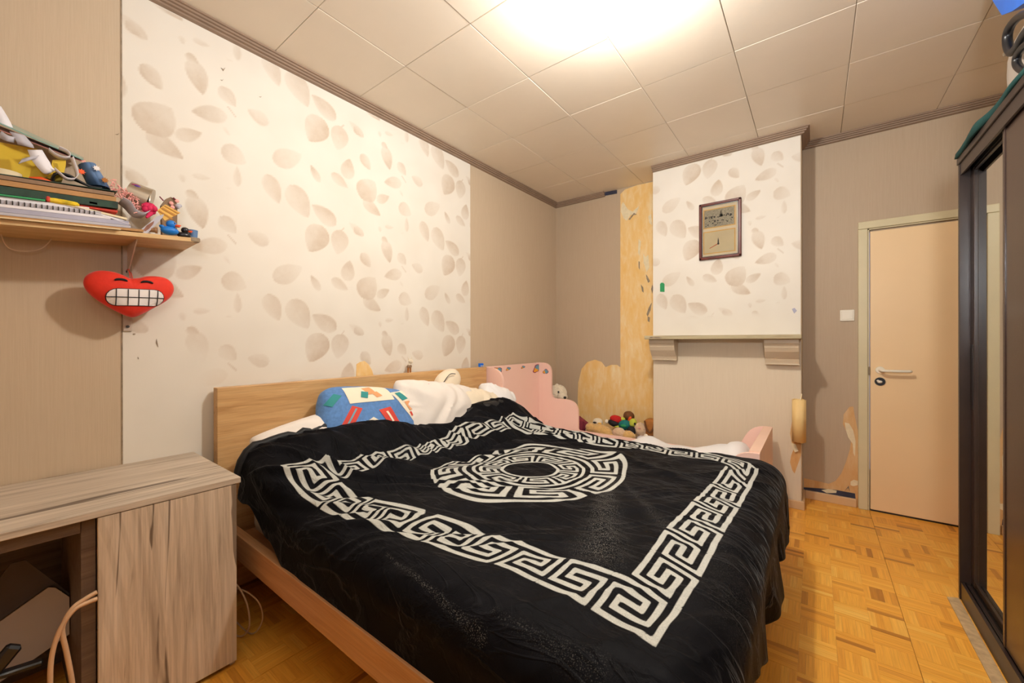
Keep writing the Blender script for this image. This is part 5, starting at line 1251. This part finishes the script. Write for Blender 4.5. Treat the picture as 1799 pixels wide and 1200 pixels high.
# ruffles along the hanging cloth
ang = np.arctan2(sy, sx); along = np.where(sx > sy, VV, -UU) 
per = VV * 1.0 + ang * .55
ruf = rest * (.10 * np.sin(per * 15.0 + .6) + .07 * np.sin(per * 27 + 2.0))
X0 = np.minimum(UU, XE) + (h + ruf) * sx / s; Y0 = np.maximum(VV, YE) - (h + ruf * .5) * sy / s
top = T(np.minimum(UU, XE), np.maximum(VV, YE))
sf = np.maximum(VV - YF, 0); hf, df_, rf = over(sf, .10)
Y0 = np.where(sf > 0, YF + hf + np.maximum(rf - .03, 0) * .85, Y0); dfar = np.minimum(df_, .12)
zz = top - dz - dfar
# wrinkles: broad swell, directional creases near the head-left corner, and long folds
def vnoise(X, Y, f, seed):
    out = np.zeros(X.size); xr, yr = X.ravel() * f, Y.ravel() * f
    xi, yi = np.floor(xr).astype(int), np.floor(yr).astype(int); fx, fy = xr - xi, yr - yi
    fx = fx * fx * (3 - 2 * fx); fy = fy * fy * (3 - 2 * fy)
    def hsh(a, b): v = np.sin(a * 127.1 + b * 311.7 + seed * 74.7) * 43758.5453; return v - np.floor(v)
    v = (hsh(xi, yi) * (1 - fx) + hsh(xi + 1, yi) * fx) * (1 - fy) + (hsh(xi, yi + 1) * (1 - fx) + hsh(xi + 1, yi + 1) * fx) * fy
    return v.reshape(X.shape) - .5
zz += .012 * vnoise(UU, VV, 3.2, 1) + .008 * vnoise(UU, VV, 8, 2)
wq = vnoise(UU, VV, 3, 9)
rot1 = UU * .80 + VV * .60; rot2 = -UU * .60 + VV * .80
cre = vnoise(rot1 * .35 + wq * .25, rot2 * 3.0 + wq * .5, 6, 4)
fade = .25 + .75 * (1 - ss(-1.9, -.9, UU)) + .35 * ss(2.0, 2.35, VV)
zz += (.034 * fade) * (np.abs(cre) * -2 + .5) * (1 - np.clip(sx * 4, 0, .6))
def fold(a, b, wdt, hgt, z):
    a, b = np.array(a), np.array(b); d = b - a; L2 = d @ d
    t = np.clip(((UU - a[0]) * d[0] + (VV - a[1]) * d[1]) / L2, 0, 1)
    dx, dy = UU - (a[0] + t * d[0]), VV - (a[1] + t * d[1]); n_ = (dx * -d[1] + dy * d[0]) / math.sqrt(L2)
    r = np.hypot(dx, dy); env = np.sin(np.clip(t, .02, .98) * PI) ** .5
    return z + hgt * np.exp(-(r / wdt) ** 2) * env
for a, b, wd_, hg in (((-1.95, .95), (-1.70, 2.30), .06, .035), ((-1.80, .95), (-1.58, 1.6), .022, -.020), ((-1.62, 1.5), (-1.55, 2.3), .03, -.022),
                      ((-1.9, .70), (-1.35, 1.05), .022, .016), ((-1.75, .66), (-1.2, .95), .02, .016), ((-1.5, .66), (-1.15, .86), .02, .018), ((-1.28, .75), (-.75, 1.12), .025, -.014),
                      ((-1.2, 1.02), (-.55, 1.25), .03, -.012), ((-1.95, 1.1), (-1.35, 1.30), .015, .010), ((-1.9, .8), (-1.45, 1.2), .014, .012), ((-.75, 1.5), (-.40, 1.05), .03, .012), ((-1.0, 2.2), (-.4, 1.9), .03, .014),
                      ((-1.95, 2.33), (-1.62, 2.42), .07, .045)):
    zz = fold(a, b, wd_, hg, zz)
# bulges in the hanging foot side, seen in the outline
X0 += .018 * (sx > 0) * np.clip(rest * 6, 0, 1) * np.sin((VV - 2.15) * 11.0) 
hem = np.clip((rest - .0) * 3, 0, 1)
keep_z = np.maximum(zz, .12)
PT = np.stack([X0.ravel(), Y0.ravel(), keep_z.ravel()], 1)
AB = tps_eval(cp[:, :2], W, np.stack([X0.ravel(), Y0.ravel()], 1)); 
# outside the pattern the cloth coordinate keeps growing with arc length
A_, B_ = AB[:, 0], AB[:, 1]
A_ = np.where((sx + 0 * sy).ravel() > RR * 1.1, 116 + 0 * A_, A_); B_ = np.where(sy.ravel() > RR * 1.2, -4, B_)
rects = []
def R_(a0, b0, a1, b1, mp): rects.append(mp(a0, b0, a1, b1))
def cell(kind, first_bottom=True, no_leg=False):
    """strokes of one 9x9 key cell: list of (c0,r0,c1,r1), strokes are 1 wide"""
    A = [(0, 0, 9, 1), (0, 0, 1, 7), (0, 6, 7, 7), (6, 4, 7, 7), (2, 4, 7, 5), (2, 2, 3, 5), (2, 2, 9, 3), (8, 2, 9, 9), (0, 8, 9, 9)]
    if kind == 'A': return A
    return [(9 - c1, r0, 9 - c0, r1) for c0, r0, c1, r1 in A]
def band(n0, ncell, first, mp, ext0=0, ext1=0):
    k = first
    for i in range(ncell):
        c = n0 + 10 * i
        for (a, b, d, e) in cell(k): rects.append(mp(c + a, b, c + d, e))
        # connector across the gap to the next cell
        if i < ncell - 1:
            if k == 'A': rects.append(mp(c + 9, 0, c + 10, 1))
            else: rects.append(mp(c + 9, 8, c + 10, 9))
        k = 'B' if k == 'A' else 'A'
NA, NBb = 113, 89
near = lambda a0, b0, a1, b1: (a0, b0, a1, b1)
far = lambda a0, b0, a1, b1: (NA - a1, NBb - b1, NA - a0, NBb - b0)
foot = lambda s0, t0, s1, t1: (NA - t1, s0, NA - t0, s1)
head = lambda s0, t0, s1, t1: (t0, NBb - s1, t1, NBb - s0)
for mp in (near, far): band(2, 11, 'A', mp)
rects += [(111, 0, 113, 1), (112, 0, 113, 10), (0, 88, 2, 89), (0, 79, 1, 89)]
for mp in (foot, head): band(10, 7, 'B', mp)
rects += [(112, 79, 113, 89), (111, 88, 113, 89), (0, 0, 1, 10), (0, 0, 2, 1)]
def rect_sd(a, b, rs_):
    out = np.full(a.shape, 9.0)
    for (x0, y0, x1, y1) in rs_:
        mk = (a > x0 - 1.5) & (a < x1 + 1.5) & (b > y0 - 1.5) & (b < y1 + 1.5)
        if not mk.any(): continue
        aa, bb_ = a[mk], b[mk]
        dx = np.abs(aa - (x0 + x1) / 2) - (x1 - x0) / 2; dy = np.abs(bb_ - (y0 + y1) / 2) - (y1 - y0) / 2
        sdv = np.hypot(np.maximum(dx, 0), np.maximum(dy, 0)) + np.minimum(np.maximum(dx, dy), 0)
        out[mk] = np.minimum(out[mk], sdv)
    return out
sdv = rect_sd(A_, B_, rects)
# medallion: two rings of key cells around the centre
ca, cb_ = 56.5, 44.5
rad = np.hypot(A_ - ca, B_ - cb_); th = np.arctan2(B_ - cb_, A_ - ca) + .35
th = np.mod(th, 2 * PI)
def ring(r_out, r_in, ncell, full):
    rh = (r_out - r_in) / 9
    tt = th / (2 * PI) * ncell * 10; rr = (r_out - rad) / rh
    rs_ = []; k = 'A'
    for i in range(ncell):
        c = 10 * i
        for (a, b, d, e) in cell(k): rs_.append((c + a, b, c + d, e))
        rs_.append((c + 9, 0, c + 10, 1) if k == 'A' else (c + 9, 8, c + 10, 9))
        if full: rs_ += [(c - .2, 0, c + 10.2, 1), (c - .2, 8, c + 10.2, 9)]
        k = 'B' if k == 'A' else 'A'
    mk = (rr > -1.5) & (rr < 10.5)
    o = np.full(A_.shape, 9.0); o[mk] = rect_sd(tt[mk], rr[mk], rs_) * rh * .8; return o
sdv = np.minimum(sdv, ring(29.5, 18.8, 8, False))
sdv = np.minimum(sdv, ring(17.2, 8.2, 8, True))
# dusty streaks
def seg(a, b, wd_):
    a, b = np.array(a), np.array(b); d = b - a; t = np.clip(((X0 - a[0]) * d[0] + (Y0 - a[1]) * d[1]) / (d @ d), 0, 1)
    return np.exp(-(np.hypot(X0 - a[0] - t * d[0], Y0 - a[1] - t * d[1]) / (wd_ * (.4 + t))) ** 2)
lint = np.maximum.reduce([seg((-.78, 1.80), (-.52, 1.12), .05), .5 * seg((-.70, 1.75), (-.40, 1.40), .02), .7 * seg((-1.05, .74), (-.62, .70), .007), .18 * seg((-.3, 1.6), (-.14, 1.1), .07), .25 * seg((-.62, .74), (-.35, .74), .02)])
bl = gridmesh('velvet_blanket', nU, nV, PT, {'sd': sdv.reshape(UU.shape), 'lint': lint}, 'velvet', None, (-1.1, 1.6, .12))
s = bl.modifiers.new('t', 'SOLIDIFY'); s.thickness = .012; s.offset = -1
tag(bl, 'black velvet blanket with a white Greek key border and round medallion', 'blanket')
# piped hem along the head edge
G = PT.reshape(nU, nV, 3)
hm = [Vector(G[0, j]) + Vector((-.006, 0, .002)) for j in range(14, nV - 60, 6)]
bm = NB(); tube(bm, hm, .020, 10); obj('rolled_hem', bm, 'hem', bl, True)
# turned-back corner roll at the far head side
bm = NB(); q = [(-1.97, 2.05, .735), (-1.93, 2.20, .745), (-1.90, 2.34, .745), (-1.87, 2.45, .725), (-1.85, 2.50, .69)]
tube(bm, spline(q, 6), [.03] * 6 + [.045] * 6 + [.055] * 6 + [.05] * 6 + [.03], 14); obj('folded_corner', bm, 'hem', bl, True)
# duvet underneath
bm = NB(); box(bm, (-2.10, .83, .50), (-.29, 2.42, .575), .03, 3)
tag(obj('thin_duvet', bm, 'sheet', None, True), 'white duvet hidden between mattress and black blanket', 'duvet')
bpy.data.objects['thin_duvet'].location.z += .002
